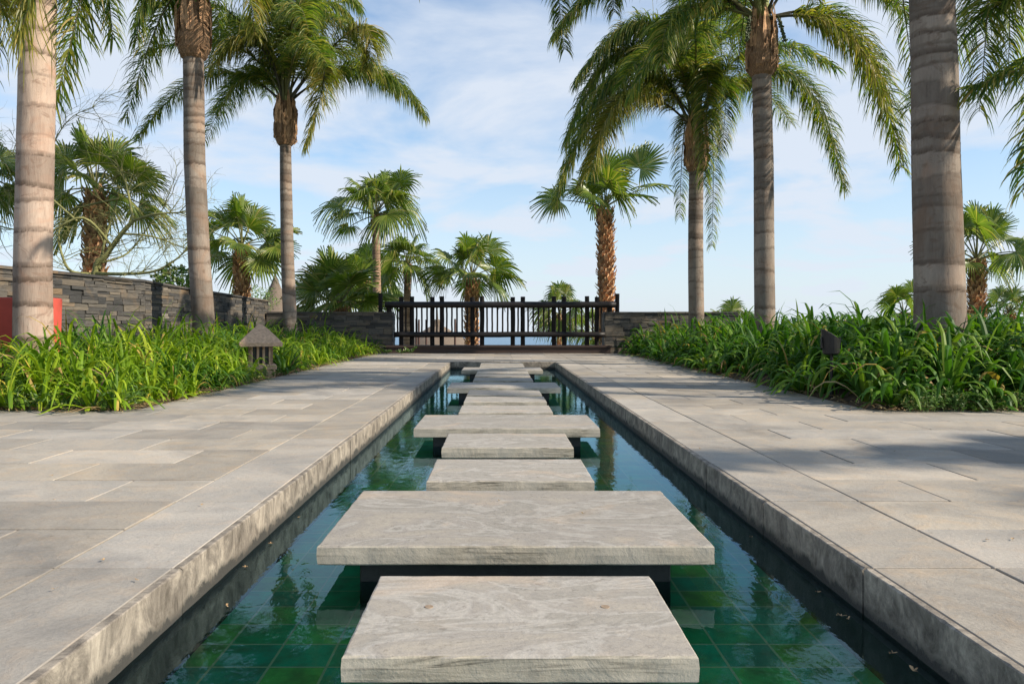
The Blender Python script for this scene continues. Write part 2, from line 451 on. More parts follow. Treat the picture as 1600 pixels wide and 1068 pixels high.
cam = bpy.data.cameras.new('camera'); co = bpy.data.objects.new('camera', cam); COL.objects.link(co)
cam.sensor_width = 36; cam.lens = F/1600*36
cam.shift_x = (800-CX)/1600; cam.shift_y = -(534-CY)/1600
cam.clip_start = .05; cam.clip_end = 9000
co.location = (0, 0, H); co.rotation_euler = (R(90), 0, 0)
scene.camera = co
vs = scene.view_settings; vs.view_transform = 'Standard'; vs.look = 'None'; vs.gamma = 1; vs.exposure = 0.58
scene.cycles.max_bounces = 8; scene.cycles.transparent_max_bounces = 16

# ------------------------------------------------------------------ setting
def terrain_z(x, y):
    if -13 < x < 13 and -9 < y < 5.5: return -.7
    if -2.6 < x < 2.6 and y < 17.2: return -.7
    z = -.06
    if y > 19.3: z -= (y-19.3)*.24 + max(0, y-60)*.1
    ax = abs(x)-7
    if ax > 0: z -= min(ax*.02, .5)
    return max(z, -45)
mb = MB()
xs = [-1500, -600, -200, -90, -60, -40] + [i for i in range(-30, 31)] + [40, 60, 90, 200, 600, 1500]
ys = [-60, -40, -25] + [i*1.0 for i in range(-15, 40)] + [44, 50, 58, 70, 90, 120, 170, 240]
for y in ys:
    for x in xs:
        z = terrain_z(x, y)
        if y > 19.3: z += .25*noise.noise(Vector((x*.2, y*.2, 0)))
        mb.vert((x, y, z))
W_ = len(xs)
for j in range(len(ys)-1):
    for i in range(W_-1):
        a = j*W_+i; mb.face((a, a+1, a+W_+1, a+W_))
tag(mb.build('ground', M_hill, smooth=True), kind='structure')
# sea
m_sea, nt_, b_ = mat('sea'); b_.inputs['Base Color'].default_value = (.10, .20, .30, 1); b_.inputs['Roughness'].default_value = .35
sn = noise_(nt_, coord(nt_, (.3, 1, 1)), .12, 5, .7); bump(nt_, b_, sn, .6, 3)
mb = MB(); n = 96
c0 = mb.vert((0, 0, -40))
ring = [mb.vert((3000*math.cos(2*PI*i/n), 3000*math.sin(2*PI*i/n), -40)) for i in range(n)]
for i in range(n): mb.face((c0, ring[i], ring[(i+1) % n]))
tag(mb.build('sea', m_sea), kind='structure')

# deck of pavers
XL, XR = -.85, .975           # channel edges
PE = 13.95                    # channel far end
BEDL, BEDR, BEDF, DE = -2.77, 2.84, 6.0, 18.05
TH = .05
def pav(mb, x0, x1, y0, y1, g=.0034):
    if x1-x0 < .03 or y1-y0 < .03: return
    dz = rng.uniform(-.0022, .0012); tx = rng.uniform(-.0015, .0015)
    M = Matrix.Translation((0, 0, dz)) @ Matrix.Rotation(tx*.6, 4, 'Y')
    mb.bbox(x0+g*rng.uniform(.6, 1.4), x1-g, y0+g*rng.uniform(.6, 1.4), y1-g, -TH, 0, .0022, 0, Matrix.Translation(((x0+x1)/2, 0, 0)) @ M @ Matrix.Translation((-(x0+x1)/2, 0, 0)))
mb = MB()
for side, xe, bed in ((-1, XL-.023, BEDL), (1, XR+.023, BEDR)):
    # edge course
    y = -3.6+.115
    i = 0
    while y < PE-.01:
        y1 = min(y+.803, PE)
        a, b2 = (xe-.317, xe) if side < 0 else (xe, xe+.327)
        pav(mb, a, b2, y, y1)
        y = y1
    xo = xe-.317 if side < 0 else xe+.327
    y = -3.6+.115-.4015; row = 0
    while y < DE:
        y1 = min(y+.4015, DE)
        if y < PE-.2: x_in = xo
        lim = 10.5 if y < BEDF-.25 else abs(bed)
        x = abs(xo) if y < PE-.2 else abs(xo)
        off = .34 if row % 2 else 0
        x0 = abs(xo)
        x1 = x0+.68-off if off else x0+.68
        while x0 < lim:
            xx1 = min(x1, lim)
            if side < 0: pav(mb, -xx1, -x0, y, y1)
            else: pav(mb, x0, xx1, y, y1)
            x0 = x1; x1 += .68
        y = y1; row += 1
# the far strip beyond the channel, between the two field areas
y = PE+.05; row = 0
while y < DE-.05:
    y1 = min(y+.42, DE)
    x0 = XL-.34; k = .0 if row % 2 else .35
    x1 = x0+.72-k
    while x0 < XR+.345:
        xx = min(x1, XR+.35)
        pav(mb, x0, xx, y, y1)
        x0 = xx; x1 = x0+.72
    y = y1; row += 1
deck = tag(mb.build('paved_deck', M_paver), kind='structure')
mb = MB()
mb.box(-10.5, XL-.024, -3.9, BEDF, -.5, -.006)
mb.box(BEDL, XL-.024, BEDF, DE, -.5, -.006)
mb.box(XR+.024, 10.5, -3.9, BEDF, -.5, -.006)
mb.box(XR+.024, BEDR, BEDF, DE, -.5, -.006)
mb.box(XL-.052, XR+.052, PE+.052, DE, -.5, -.006)
tag(mb.build('deck_bedding', M_mortar), kind='structure')
# channel walls: panels with joints, a chamfered pale top edge
def panel(mb, x0, x1, y0, y1):
    # a cast block with a slightly broken arris; the face looks into the channel
    inner = 1 if x0 < 0 else -1
    xi, xb = (x1, x0) if inner > 0 else (x0, x1)
    n_ = max(2, int((y1-y0)/.016)); prev = None
    for i in range(n_+1):
        y = y0+(y1-y0)*i/n_
        e = .0022+.004*max(0, noise.noise(Vector((y*9, x0*5, 3))))+.005*max(0, noise.noise(Vector((y*31, x0*5, 7)))-.15)
        if i in (0, n_): e += .004
        w1 = .0022*noise.noise(Vector((y*6, x0, 1))); w2 = .0022*noise.noise(Vector((y*11, x0, 5)))
        pr = ((xb, -.3), (xb, -.0015), (xi-inner*e*1.3, -.0015), (xi+inner*w1*.5, -.0015-e), (xi+inner*w1, -.05), (xi+inner*w2, -.1), (xi, -.3))
        cur = [mb.vert((px_, y, pz)) for (px_, pz) in pr]
        if prev:
            for k in range(6):
                q = (prev[k], cur[k], cur[k+1], prev[k+1]) if inner > 0 else (prev[k+1], cur[k+1], cur[k], prev[k])
                mb.face(q)
        else: first = cur
        prev = cur
    mb.face(first if inner > 0 else first[::-1]); mb.face(prev[::-1] if inner > 0 else prev)
mb = MB()
y = -3.6+.115
while y < PE-.01:
    y1 = min(y+.803, PE)
    dx = rng.uniform(-.002, .002)
    panel(mb, XL-.022, XL+dx, y+.003, y1-.003); panel(mb, XR+dx, XR+.022, y+.003, y1-.003)
    y = y1
x = XL-.022
while x < XR+.02:
    x1 = min(x+.62, XR+.022); mb.bbox(x+.002, x1-.002, PE+.002, PE+.05, -.3, -.0015, .004); x = x1
# low ledge at the water line
mb.box(XL-.001, XL+.02, -3.4, PE, -.24, -.142); mb.box(XR-.02, XR+.001, -3.4, PE, -.24, -.142)
tag(mb.build('channel_walls', M_wall), kind='structure')
mb = MB(); mb.box(XL-.024, XR+.024, -3.5, PE+.05, -.45, -.24)
tag(mb.build('channel_floor', M_tile), kind='structure')
mb = MB()
a = [mb.vert(p) for p in ((XL-.001, -3.45, -.126), (XR+.001, -3.45, -.126), (XR+.001, PE+.001, -.126), (XL-.001, PE+.001, -.126))]; mb.face(a)
tag(mb.build('channel_water', M_water), kind='structure')

# beds of soil
def soil(name, x0, x1, y0, y1, hmax):
    mb = MB(); nx = int((x1-x0)/.16); ny = int((y1-y0)/.16)
    for j in range(ny+1):
        for i in range(nx+1):
            x = x0+(x1-x0)*i/nx; y = y0+(y1-y0)*j/ny
            e = min(x-x0 if x0 > 0 else x1-x, y-y0, 1.0)
            z = -.012+hmax*max(0, min(1, e/.7))+.03*noise.noise(Vector((x*3, y*3, 1)))*min(1, e*4)
            mb.vert((x, y, z))
    for j in range(ny):
        for i in range(nx):
            a = j*(nx+1)+i; mb.face((a, a+1, a+nx+2, a+nx+1))
    return tag(mb.build(name, M_soil, smooth=True), kind='structure')
soil('soil_bed', -6.6, BEDL-.001, BEDF+.001, 18.3, .10)
soil('soil_bed', BEDR+.001, 8.5, BEDF+.001, 18.3, .16)

# ------------------------------------------------------------------ stepping slabs
slabs = [  # front D*1000, back D*1000, wide?
 (1.953, 2.577, 0), (2.915, 3.885, 1), (4.13, 4.80, 0), (5.25, 5.93, 0), (6.21, 7.13, 1),
 (7.34, 7.98, 0), (8.33, 8.95, 0), (9.2, 9.88, 0), (10.2, 11.15, 1), (11.5, 12.15, 0), (12.4, 13.05, 0), (13.3, 13.9, 0),
 (14.2, 15.15, 1), (15.4, 16.05, 0), (16.3, 16.9, 0)]
pos_words = {0: 'nearest pale stone slab with two round plugs, closest to the bottom of the photo',
 1: 'nearest of the wide stone slabs, large with a rusty mark and a streaked front edge',
 2: 'narrow pale slab just behind the nearest wide slab, with diagonal veins',
 3: 'second narrow slab behind the nearest wide slab, smooth front edge',
 4: 'second wide stone slab along the channel, overhanging a dark support',
 5: 'narrow slab directly behind the second wide slab',
 6: 'narrow slab in the middle between the second and third wide slabs',
 7: 'narrow slab directly in front of the third wide slab',
 8: 'third wide stone slab along the channel, in half shade',
 9: 'narrow slab directly behind the third wide slab',
 10: 'narrow slab midway between the third and farthest wide slabs',
 11: 'narrow slab directly in front of the farthest wide slab',
 12: 'farthest of the wide stone slabs, near the end of the channel',
 13: 'narrow slab directly behind the farthest wide slab',
 14: 'last narrow slab, touching the far end of the channel'}
FH = F*H
SXC = .0465
for i, (d0, d1, wide) in enumerate(slabs):
    y0, y1 = d0/1000*FH, d1/1000*FH
    hw = .588 if wide else .352
    if i == 0: hw = .354
    xc = SXC + rng.uniform(-.006, .006)
    t = thing('stepping_slab', pos_words[i], 'stepping stone', (xc, (y0+y1)/2, -.24), 'stone slabs stepping along the water channel')
    mb = MB()
    # slab top as a fine grid so that its rim can be a little ragged
    nx, ny = 40 if wide else 26, 20
    hx, hy = hw, (y1-y0)/2; zt = -.004+rng.uniform(-.002, .002); zb = -.062
    def rim(x, y):
        return .0025*noise.noise(Vector((x*14+i*5, y*14, i)))+.0012*noise.noise(Vector((x*50, y*50, i)))
    outline = []
    for k in range(nx): outline.append((-hx+2*hx*k/nx, -hy, 0, -1))
    for k in range(ny): outline.append((hx, -hy+2*hy*k/ny, 1, 0))
    for k in range(nx): outline.append((hx-2*hx*k/nx, hy, 0, 1))
    for k in range(ny): outline.append((-hx, hy-2*hy*k/ny, -1, 0))
    rings = []
    for (z, inset) in ((zb, .004), (zb+.004, 0), (zb+.03, -.001), (zt-.006, 0), (zt-.0015, .0025), (zt, .006)):
        rg = []
        for (x, y, nx_, ny_) in outline:
            k = inset+rim(x, y+z*9)
            sx = 1-k/hx; sy = 1-k/hy
            rg.append(mb.vert((x*sx, y*sy, z)))
        rings.append(rg)
    n_ = len(outline)
    for A, B in zip(rings, rings[1:]):
        for k in range(n_): mb.face((A[k], A[(k+1) % n_], B[(k+1) % n_], B[k]))
    mb.face(rings[-1]); mb.face(rings[0][::-1])
    o = mb.build('slab', M_slab); o.parent = t; o.location = (0, 0, .24)
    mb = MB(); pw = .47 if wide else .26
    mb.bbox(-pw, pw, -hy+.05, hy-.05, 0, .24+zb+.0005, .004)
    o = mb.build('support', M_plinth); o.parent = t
    if i == 0:
        for sx_ in (-1, 1):
            mb = MB(); cxp = (-.205 if sx_ < 0 else .205); cyp = .02
            mb.tube([Vector((cxp, cyp, .24+zt-.002)), Vector((cxp, cyp, .24+zt+.0015))], [.011, .010], 14)
            mb.build('plug', M_plug).parent = t

# ------------------------------------------------------------------ slate walls
def slate_wall(name, pts, tops, thick, label, z0=-.05):
    """pts: plan polyline (front face seen from its left side); tops: heights"""
    t = thing(name, label, 'wall', (pts[0][0], pts[0][1], 0))
    mb = MB(); cap = MB()
    for (a, b, ta, tb) in zip(pts, pts[1:], tops, tops[1:]):
        A = Vector((a[0], a[1], 0)); B = Vector((b[0], b[1], 0)); Ln = (B-A).length
        ux = (B-A).normalized(); nrm = Vector((ux.y, -ux.x, 0))
        M = Matrix(((ux.x, nrm.x, 0, A.x), (ux.y, nrm.y, 0, A.y), (0, 0, 1, 0), (0, 0, 0, 1)))
        # core
        b0 = len(mb.v)
        for (s_, tp) in ((0, ta), (Ln, tb)):
            for q in (-thick+.02, -.03):
                for z in (z0, tp-.04): mb.v.append(tuple(M @ Vector((s_, q, z))))
        for q in ((0, 1, 3, 2), (4, 6, 7, 5), (0, 4, 5, 1), (2, 3, 7, 6), (1, 5, 7, 3)): mb.face([b0+i for i in q], 0)
        z = z0
        top = max(ta, tb)
        while z < top-.03:
            hh = rng.choice((.05, .065, .08, .10, .13))
            s_ = 0
            while s_ < Ln-.01:
                ln = min(rng.uniform(.16, .46), Ln-s_)
                if Ln-s_-ln < .08: ln = Ln-s_
                tp = ta+(tb-ta)*(s_+ln/2)/Ln
                z1 = min(z+hh, tp-.035)
                if z1-z > .015:
                    k = 1
                    if hh > .07 and rng.random() < .65: k = 2
                    if hh > .11 and rng.random() < .6: k = 3
                    zs = [z+(z1-z)*q/k for q in range(k+1)]
                    for q in range(k):
                        pr = rng.uniform(-.012, .016)
                        mb.box(s_+.003, s_+ln-.003, -.05, pr, zs[q]+.0015, zs[q+1]-.0015, 0, M, .0035)
                        mb.box(s_+.003, s_+ln-.003, -thick-.01, -thick+.03, zs[q]+.0015, zs[q+1]-.0015, 0, M, .0035)
                s_ += ln
            z += hh
        # end faces
        for s0, s1 in ((-.02, .0), (Ln, Ln+.02)):
            z = z0; tp = ta if s0 < 0 else tb
            while z < tp-.04:
                hh = rng.uniform(.05, .12); z1 = min(z+hh, tp-.035)
                q = -thick
                while q < -.01:
                    wd = min(rng.uniform(.12, .3), -q)
                    e = rng.uniform(0, .008)
                    mb.box(s0-(e if s0 < 0 else 0), s1+(e if s0 >= 0 else 0), q+.002, q+wd-.002, z+.0015, z1-.0015, 0, M, .002)
                    q += wd
                z = z1+.0001
        s_ = 0
        while s_ < Ln-.01:
            ln = min(rng.uniform(.45, .8), Ln-s_)
            za = ta+(tb-ta)*s_/Ln; zb_ = ta+(tb-ta)*(s_+ln)/Ln
            b0 = len(cap.v)
            q0, q1 = -thick-.03, .025+rng.uniform(-.006, .006)
            for (sx, zz_) in ((s_+.002, za), (s_+ln-.002, zb_)):
                for q in (q0, q1):
                    for dz in (-.035, rng.uniform(-.003, .003)): cap.v.append(tuple(M @ Vector((sx, q, zz_+dz))))
            for q in ((0, 1, 3, 2), (4, 6, 7, 5), (0, 4, 5, 1), (2, 3, 7, 6), (1, 5, 7, 3), (0, 2, 6, 4)): cap.face([b0+i for i in q], 0)
            s_ += ln
    mb.build('stonework', M_slate, t); cap.build('coping', M_slate, t)
    return t
slate_wall('stone_wall', [(-6.15, 6.2), (-5.92, 9.3), (-5.50, 12.35), (-5.40, 14.2), (-5.37, 18.5)], [1.38, 1.35, 1.345, 1.285, 1.22], .38,
           'tall dark slate wall sloping away behind the left planting bed')
slate_wall('stone_wall', [(-5.33, 18.25), (-2.46, 18.25)], [.945, .945], .4, 'low slate wall joining the tall wall to the left end of the dark railing')
slate_wall('stone_wall', [(2.43, 18.25), (5.47, 18.25)], [.945, .945], .4, 'low slate wall right of the dark railing, behind the right planting bed')

# ------------------------------------------------------------------ railing and step
YF = 18.2
def fx(px): return (px-CX)*YF/F
def fz(py): return H+(CY-py)*YF/F
t = thing('railing', 'dark timber railing with paired round posts across the end of the terrace', 'railing', (0, YF+.1, .17))
def rail(name, x0, x1, z, r):
    mb = MB(); n = 30
    pts = [Vector((x0+(x1-x0)*i/n, YF-.01, z+.006*noise.noise(Vector((i*.3, z, 0))))) for i in range(n+1)]
    mb.tube(pts, [r]*(n+1), 14, wob=.02); mb.build(name, M_timber_h, t, smooth=True)
rail('top_rail', fx(602), fx(962), 1.105, .072)
rail('bottom_rail', fx(616), fx(945), .425, .062)
posts = [626, 643, 675, 690, 738, 753, 801.5, 817, 866, 882, 918, 933.5]
def post(px, ytop, zb, r, yoff=.0, name='post'):
    mb = MB(); x = fx(px); zt = fz(ytop)
    pts = [Vector((x+rng.uniform(-.003, .003), YF+yoff, zb+(zt-zb)*k/6)) for k in range(7)]
    mb.tube(pts, [r]*7, 12, wob=.03); mb.build(name, M_timber, t)
for k, p in enumerate(posts):
    post(p, 463+rng.uniform(-1.0, 1.4), .178, .052, .10)
post(592, 458, .945, .05, .25); post(967, 458, .945, .05, .25)
post(607.5, 473, .945, .065, .06); post(953, 474, .945, .06, .06)
bal = []
for a, b2, n in ((616, 626, 1), (643, 675, 3), (690, 738, 5), (753, 801.5, 5), (817, 866, 5), (882, 918, 3), (933.5, 946, 1)):
    for k in range(n): bal.append(a+(b2-a)*(k+1)/(n+1))
bal += [634, 682.5, 745.5, 809.5, 873.5, 926]
for p in bal: post(p, 476, .425, .020, .02, 'baluster')
t = thing('timber_step', 'long dark timber board step under the railing', 'step', (0, 18.0, 0))
mb = MB(); mb.bbox(fx(604), fx(953), 18.06, 18.24, 0, .135, .006); mb.build('riser', M_sleeper, t)
mb = MB(); mb.bbox(fx(603), fx(954), 18.03, 18.62, .1355, .178, .006); mb.build('tread', M_sleeper, t)

# ------------------------------------------------------------------ red planter, lantern, spotlight
t = thing('planter', 'tall red box planter with rounded edges behind the leftmost palm trunk', 'planter', (-5.41, 8.98, 0))
def rbox_outline(hx, hy, r, n=6):
    o_ = []
    for (cx_, cy_, a0) in ((hx-r, hy-r, 0), (-hx+r, hy-r, 90), (-hx+r, -hy+r, 180), (hx-r, -hy+r, 270)):
        for k in range(n+1):
            a = R(a0+90*k/n); o_.append((cx_+r*math.cos(a), cy_+r*math.sin(a)))
    return o_
mb = MB(); rings = []
for (hx, hy, z) in ((.36, .20, 0), (.385, .215, .93), (.382, .212, .945), (.372, .202, .952), (.345, .178, .948), (.34, .172, .86)):
    rings.append([mb.vert((x-5.41, y+8.98, z)) for (x, y) in rbox_outline(hx, hy, .045 if z < .9 else .05)])
nn = len(rings[0])
for A, B in zip(rings, rings[1:]):
    for k in range(nn): mb.face((A[k], A[(k+1) % nn], B[(k+1) % nn], B[k]))
mb.build('pot', M_red, t, smooth=True)
mb = MB(); mb.face([mb.vert((x-5.41, y+8.98, .862)) for (x, y) in rbox_outline(.338, .17, .04)]); mb.build('soil', M_soil, t)

LX, LY = (403-CX)*9.75/F, 9.75+.1
t = thing('stone_lantern', 'small stone garden lantern with pyramid roof beside the left bed', 'lantern', (LX, LY, 0))
RM = Matrix.Translation((LX, LY, 0)) @ Matrix.Rotation(R(19), 4, 'Z')
mb = MB(); mb.bbox(-.17, .17, -.17, .17, -.02, .105, .01, M=RM); mb.build('base', M_lantern, t)
mb = MB(); mb.bbox(-.185, .185, -.185, .185, .106, .165, .012, M=RM); mb.build('sill', M_lantern, t)
mb = MB()
for sx in range(4):
    for k in range(4):
        M2 = RM @ Matrix.Rotation(sx*PI/2, 4, 'Z'); x = -.125+k*.078
        wdt = .048 if k in (0, 3) else .028
        xa = (-.142, -.016-.032, .02, .094)[k]; mb.box(xa, xa+wdt, -.142, -.112, .166, .385, 0, M2)
mb.build('slats', M_lantern, t)
mb = MB(); mb.box(-.095, .095, -.095, .095, .166, .38, 0, RM); mb.build('lamp_core', M_glass_dark, t)
mb = MB(); hw = .25
ra = []
for (h_, z) in ((hw, .386), (hw, .43), (.17, .515), (.095, .59), (.022, .652)):
    ra.append([mb.vert(RM @ Vector(q)) for q in ((-h_, -h_, z), (h_, -h_, z), (h_, h_, z), (-h_, h_, z))])
for A, B in zip(ra, ra[1:]):
    for k in range(4): mb.face((A[k], A[(k+1) % 4], B[(k+1) % 4], B[k]))
mb.face(ra[-1]); mb.face(ra[0][::-1]); mb.build('roof', M_lantern, t)

sp_ = P(1298, 530, 6.95)
t = thing('garden_spotlight', 'black garden spotlight half buried in the leaves of the right bed', 'spotlight', (sp_.x, sp_.y, 0))
mb = MB(); mb.tube([Vector((sp_.x+.02, sp_.y+.03, 0)), Vector((sp_.x+.02, sp_.y+.03, .5))], [.014, .014], 8); mb.build('stake', M_black, t)
mb = MB()
ax = Vector((-.06, -.05, 1)).normalized(); sd = ax.cross(Vector((0, 1, 0))).normalized(); fd = ax.cross(sd)
base_c = sp_-ax*.13; ringp = []; SL = 1 if sd.x > 0 else -1
for (q, rr, slant) in ((0, .06, 0), (.012, .07, 0), (.11, .074, 0), (.17, .076, .05), (.175, .068, .05)):
    rg = []
    for k in range(20):
        an = 2*PI*k/20
        rg.append(mb.vert(base_c+ax*(q-slant*SL*math.cos(an))+(sd*math.cos(an)+fd*math.sin(an))*rr))
    ringp.append(rg)
for A, B in zip(ringp, ringp[1:]):
    for k in range(20): mb.face((A[k], A[(k+1) % 20], B[(k+1) % 20], B[k]))
mb.face(ringp[0][::-1]); mb.face(ringp[-1]); mb.build('lamp_housing', M_black, t)
mb = MB(); mb.box(-.085, .085, -.012, .012, -.09, -.075, M=Matrix.Translation(sp_)); mb.box(-.085, -.078, -.012, .012, -.09, .02, M=Matrix.Translation(sp_)); mb.box(.078, .085, -.012, .012, -.09, .02, M=Matrix.Translation(sp_)); mb.build('bracket', M_black, t)

# ------------------------------------------------------------------ feather palms
def bez(p0, c, p1, t): return p0*(1-t)**2+c*2*t*(1-t)+p1*t*t
UP = Vector((0, 0, 1))
def feather(p0, mid, tip, parent, r, leaf=.55, dens=62, olive=False, droop=1.0):
    dens = dens*1.55
    C = mid*2-(p0+tip)*.5
    n = 26
    pts = [bez(p0, C, tip, i/n) for i in range(n+1)]
    Ln = sum((b-a).length for a, b in zip(pts, pts[1:]))
    mb = MB()
    r0 = .026
    mb.tube(pts, [r0*(1-.88*i/n)*(1.35 if i < 2 else 1) for i in range(n+1)], 5, 1)
    cnt = int(Ln*dens)
    for k in range(cnt):
        t0 = .13+.87*(k+r.random()*.8)/cnt
        t0 = min(t0, .998)
        p = bez(p0, C, tip, t0)
        T = (bez(p0, C, tip, min(1, t0+.01))-bez(p0, C, tip, t0-.01)).normalized()
        S = T.cross(UP)
        if S.length < .2: S = T.cross(Vector((.3, 1, 0)))
        S.normalize()
        up2 = S.cross(T)
        prof = min(1, .4+(t0-.13)*3.5)*(1 if t0 < .72 else 1-(t0-.72)*1.9)
        for side in (-1, 1):
            l = leaf*prof*r.uniform(.72, 1.18)
            lift = r.choice((.55, .15, -.25))+r.uniform(-.15, .15)
            d = (S*side*r.uniform(.75, 1.0)+T*r.uniform(.35, .75)*(1+max(0, t0-.8)*3)+up2*lift).normalized()
            q = p.copy(); pp = [q.copy()]; seg = 5
            g = droop*r.uniform(.28, .68)
            for j in range(seg):
                q = q+d*(l/seg); pp.append(q.copy())
                d = (d+Vector((0, 0, -1))*g*(.55+.25*j)).normalized()
            wv = (pp[2]-pp[0]).cross(Vector((r.uniform(-.6, .6), r.uniform(-.6, .6), r.uniform(-.6, .6)))+UP*.4+S*side*.5)
            if wv.length < 1e-4: wv = S.copy()
            wv.normalize()
            wd = .0082*r.uniform(.75, 1.25)
            mb.ribbon(pp, wv, [wd*.5, wd, wd, wd*.85, wd*.5, 0], 0)
    o = mb.build('frond', [M_feather_olive if olive else M_feather, M_petiole if r.random() < .6 else M_petiole_d], parent)
    return o

def ring_trunk(name, path, rads, material, parent, r, ring=.16, n=40, swell=.006):
    """path: list of Vector; dense lathe with leaf scars"""
    Ln = sum((b-a).length for a, b in zip(path, path[1:]))
    def at(s):
        acc = 0
        for a, b, ra_, rb_ in zip(path, path[1:], rads, rads[1:]):
            l = (b-a).length
            if acc+l >= s or b is path[-1]:
                k = (s-acc)/l
                return a.lerp(b, k), ra_+(rb_-ra_)*k
            acc += l
    # scar heights
    sc = []; s_ = r.uniform(.03, .1)
    while s_ < Ln:
        sc.append((s_, r.random(), r.uniform(-.03, .03), r.uniform(0, 6.28), r.choice((.2, .45, .7, 1.0, 1.0))))
        s_ += (ring*1.75+(ring*.45-ring*1.75)*min(1, s_/Ln)**1.1)*r.uniform(.5, 1.5)
    step = .014
    m_ = int(Ln/step)
    mb = MB(); scar = []; band = []
    rings = []
    for i in range(m_+1):
        s0 = Ln*i/m_; c, rad = at(s0)
        rg = []
        for k in range(n):
            an = 2*PI*k/n
            dx, dy = math.cos(an), math.sin(an)
            wv = noise.noise(Vector((dx*1.2, dy*1.2, s0*1.5)))*.5+noise.noise(Vector((dx*4, dy*4, s0*.6)))*.15
            best = 0; bv = .5; prot = 0
            jag = .016*noise.noise(Vector((dx*2.3, dy*2.3, s0*2)))+.006*noise.noise(Vector((dx*9, dy*9, s0*4)))
            for (h_, rv, tilt, ph, st) in sc:
                hh = h_+tilt*math.cos(an-ph)+jag
                dd = s0-hh
                if dd >= 0: bv = rv
                if -.05 < dd < .05:
                    if -.006 <= dd < .045*st+.006: best = max(best, st*(1-max(0, dd)/.06))
                    prot += st*(math.exp(-(dd/.012)**2)*.6 - (.5*math.exp(-((dd-.02)/.012)**2)))
                elif dd < -.05: break
            rr = rad*(1+.03*wv)+swell*prot*.5
            rg.append(mb.vert((c.x+dx*rr, c.y+dy*rr, c.z)))
            scar.append(best); band.append(bv)
        rings.append(rg)
    for A, B in zip(rings, rings[1:]):
        for k in range(n): mb.face((A[k], A[(k+1) % n], B[(k+1) % n], B[k]))
    mb.face(rings[-1])
    mb.a = {'scar': scar, 'band': band}
    return mb.build(name, material, parent, smooth=True)

def boot(c, h, r0, r1, parent, r, lean=0):
    """fibrous bulge of old leaf bases under the crown"""
    mb = MB(); n = 26; rings = []
    prof = [(0, .8), (.05, 1.05), (.16, 1.28), (.32, 1.36), (.5, 1.26), (.68, 1.02), (.85, .78), (1, .5)]
    for (t0, k) in prof:
        rg = []
        for q in range(n):
            an = 2*PI*q/n
            rr = r0*k*(1+.16*noise.noise(Vector((math.cos(an)*2, math.sin(an)*2, t0*3+c.x))))
            rg.append(mb.vert(c+Vector((math.cos(an)*rr, math.sin(an)*rr, h*t0))))
        rings.append(rg)
    for A, B in zip(rings, rings[1:]):
        for k in range(n): mb.face((A[k], A[(k+1) % n], B[(k+1) % n], B[k]))
    mb.face(rings[-1]); mb.face(rings[0][::-1])
    # sheath flaps and stringy fibre
    for k in range(44):
        an = r.uniform(0, 2*PI); t0 = r.uniform(0, .6); hh = h*r.uniform(.35, .8)
        d = Vector((math.cos(an), math.sin(an), 0)); w_ = Vector((-d.y, d.x, 0))
        pp = []
        for j in range(6):
            s_ = j/5
            pp.append(c+d*r0*((1.02 if j == 0 and t0 < .1 else r.uniform(1.3, 1.46))-.45*s_*s_+(.3 if r.random() < .2 else 0)*s_)+UP*(h*t0+hh*s_)+w_*r.uniform(-.01, .01))
        mb.ribbon(pp, w_, [r0*q for q in (.28, .34, .3, .22, .14, .05)], fold=.4)
    for k in range(150):
        an = r.uniform(0, 2*PI); t0 = r.uniform(0, .95)
        d = Vector((math.cos(an), math.sin(an), 0)); w_ = Vector((-d.y, d.x, 0))
        q = c+d*r0*1.3*(1-.3*t0)+UP*h*t0; v = (d*.5+w_*r.uniform(-1, 1)+UP*r.uniform(-1.2, .6)).normalized()
        pp = [q.copy()]
        for j in range(4): q = q+v*r.uniform(.02, .05); v = (v+Vector((0, 0, -.35))+w_*r.uniform(-.3, .3)).normalized(); pp.append(q.copy())
        mb.ribbon(pp, w_, [.004, .004, .003, .002, 0])
    return mb.build('leaf_base', M_fiber, parent)

def spear(c, h, rr, parent):
    mb = MB()
    for k in range(5):
        an = k*1.3
        o_ = Vector((math.cos(an), math.sin(an), 0))*rr*.5
        mb.tube([c+o_, c+o_*1.2+UP*h*.5, c+o_*1.8+UP*h], [rr*.55, rr*.42, rr*.15], 8)
    return mb.build('crownshaft', M_spear, parent, smooth=True)

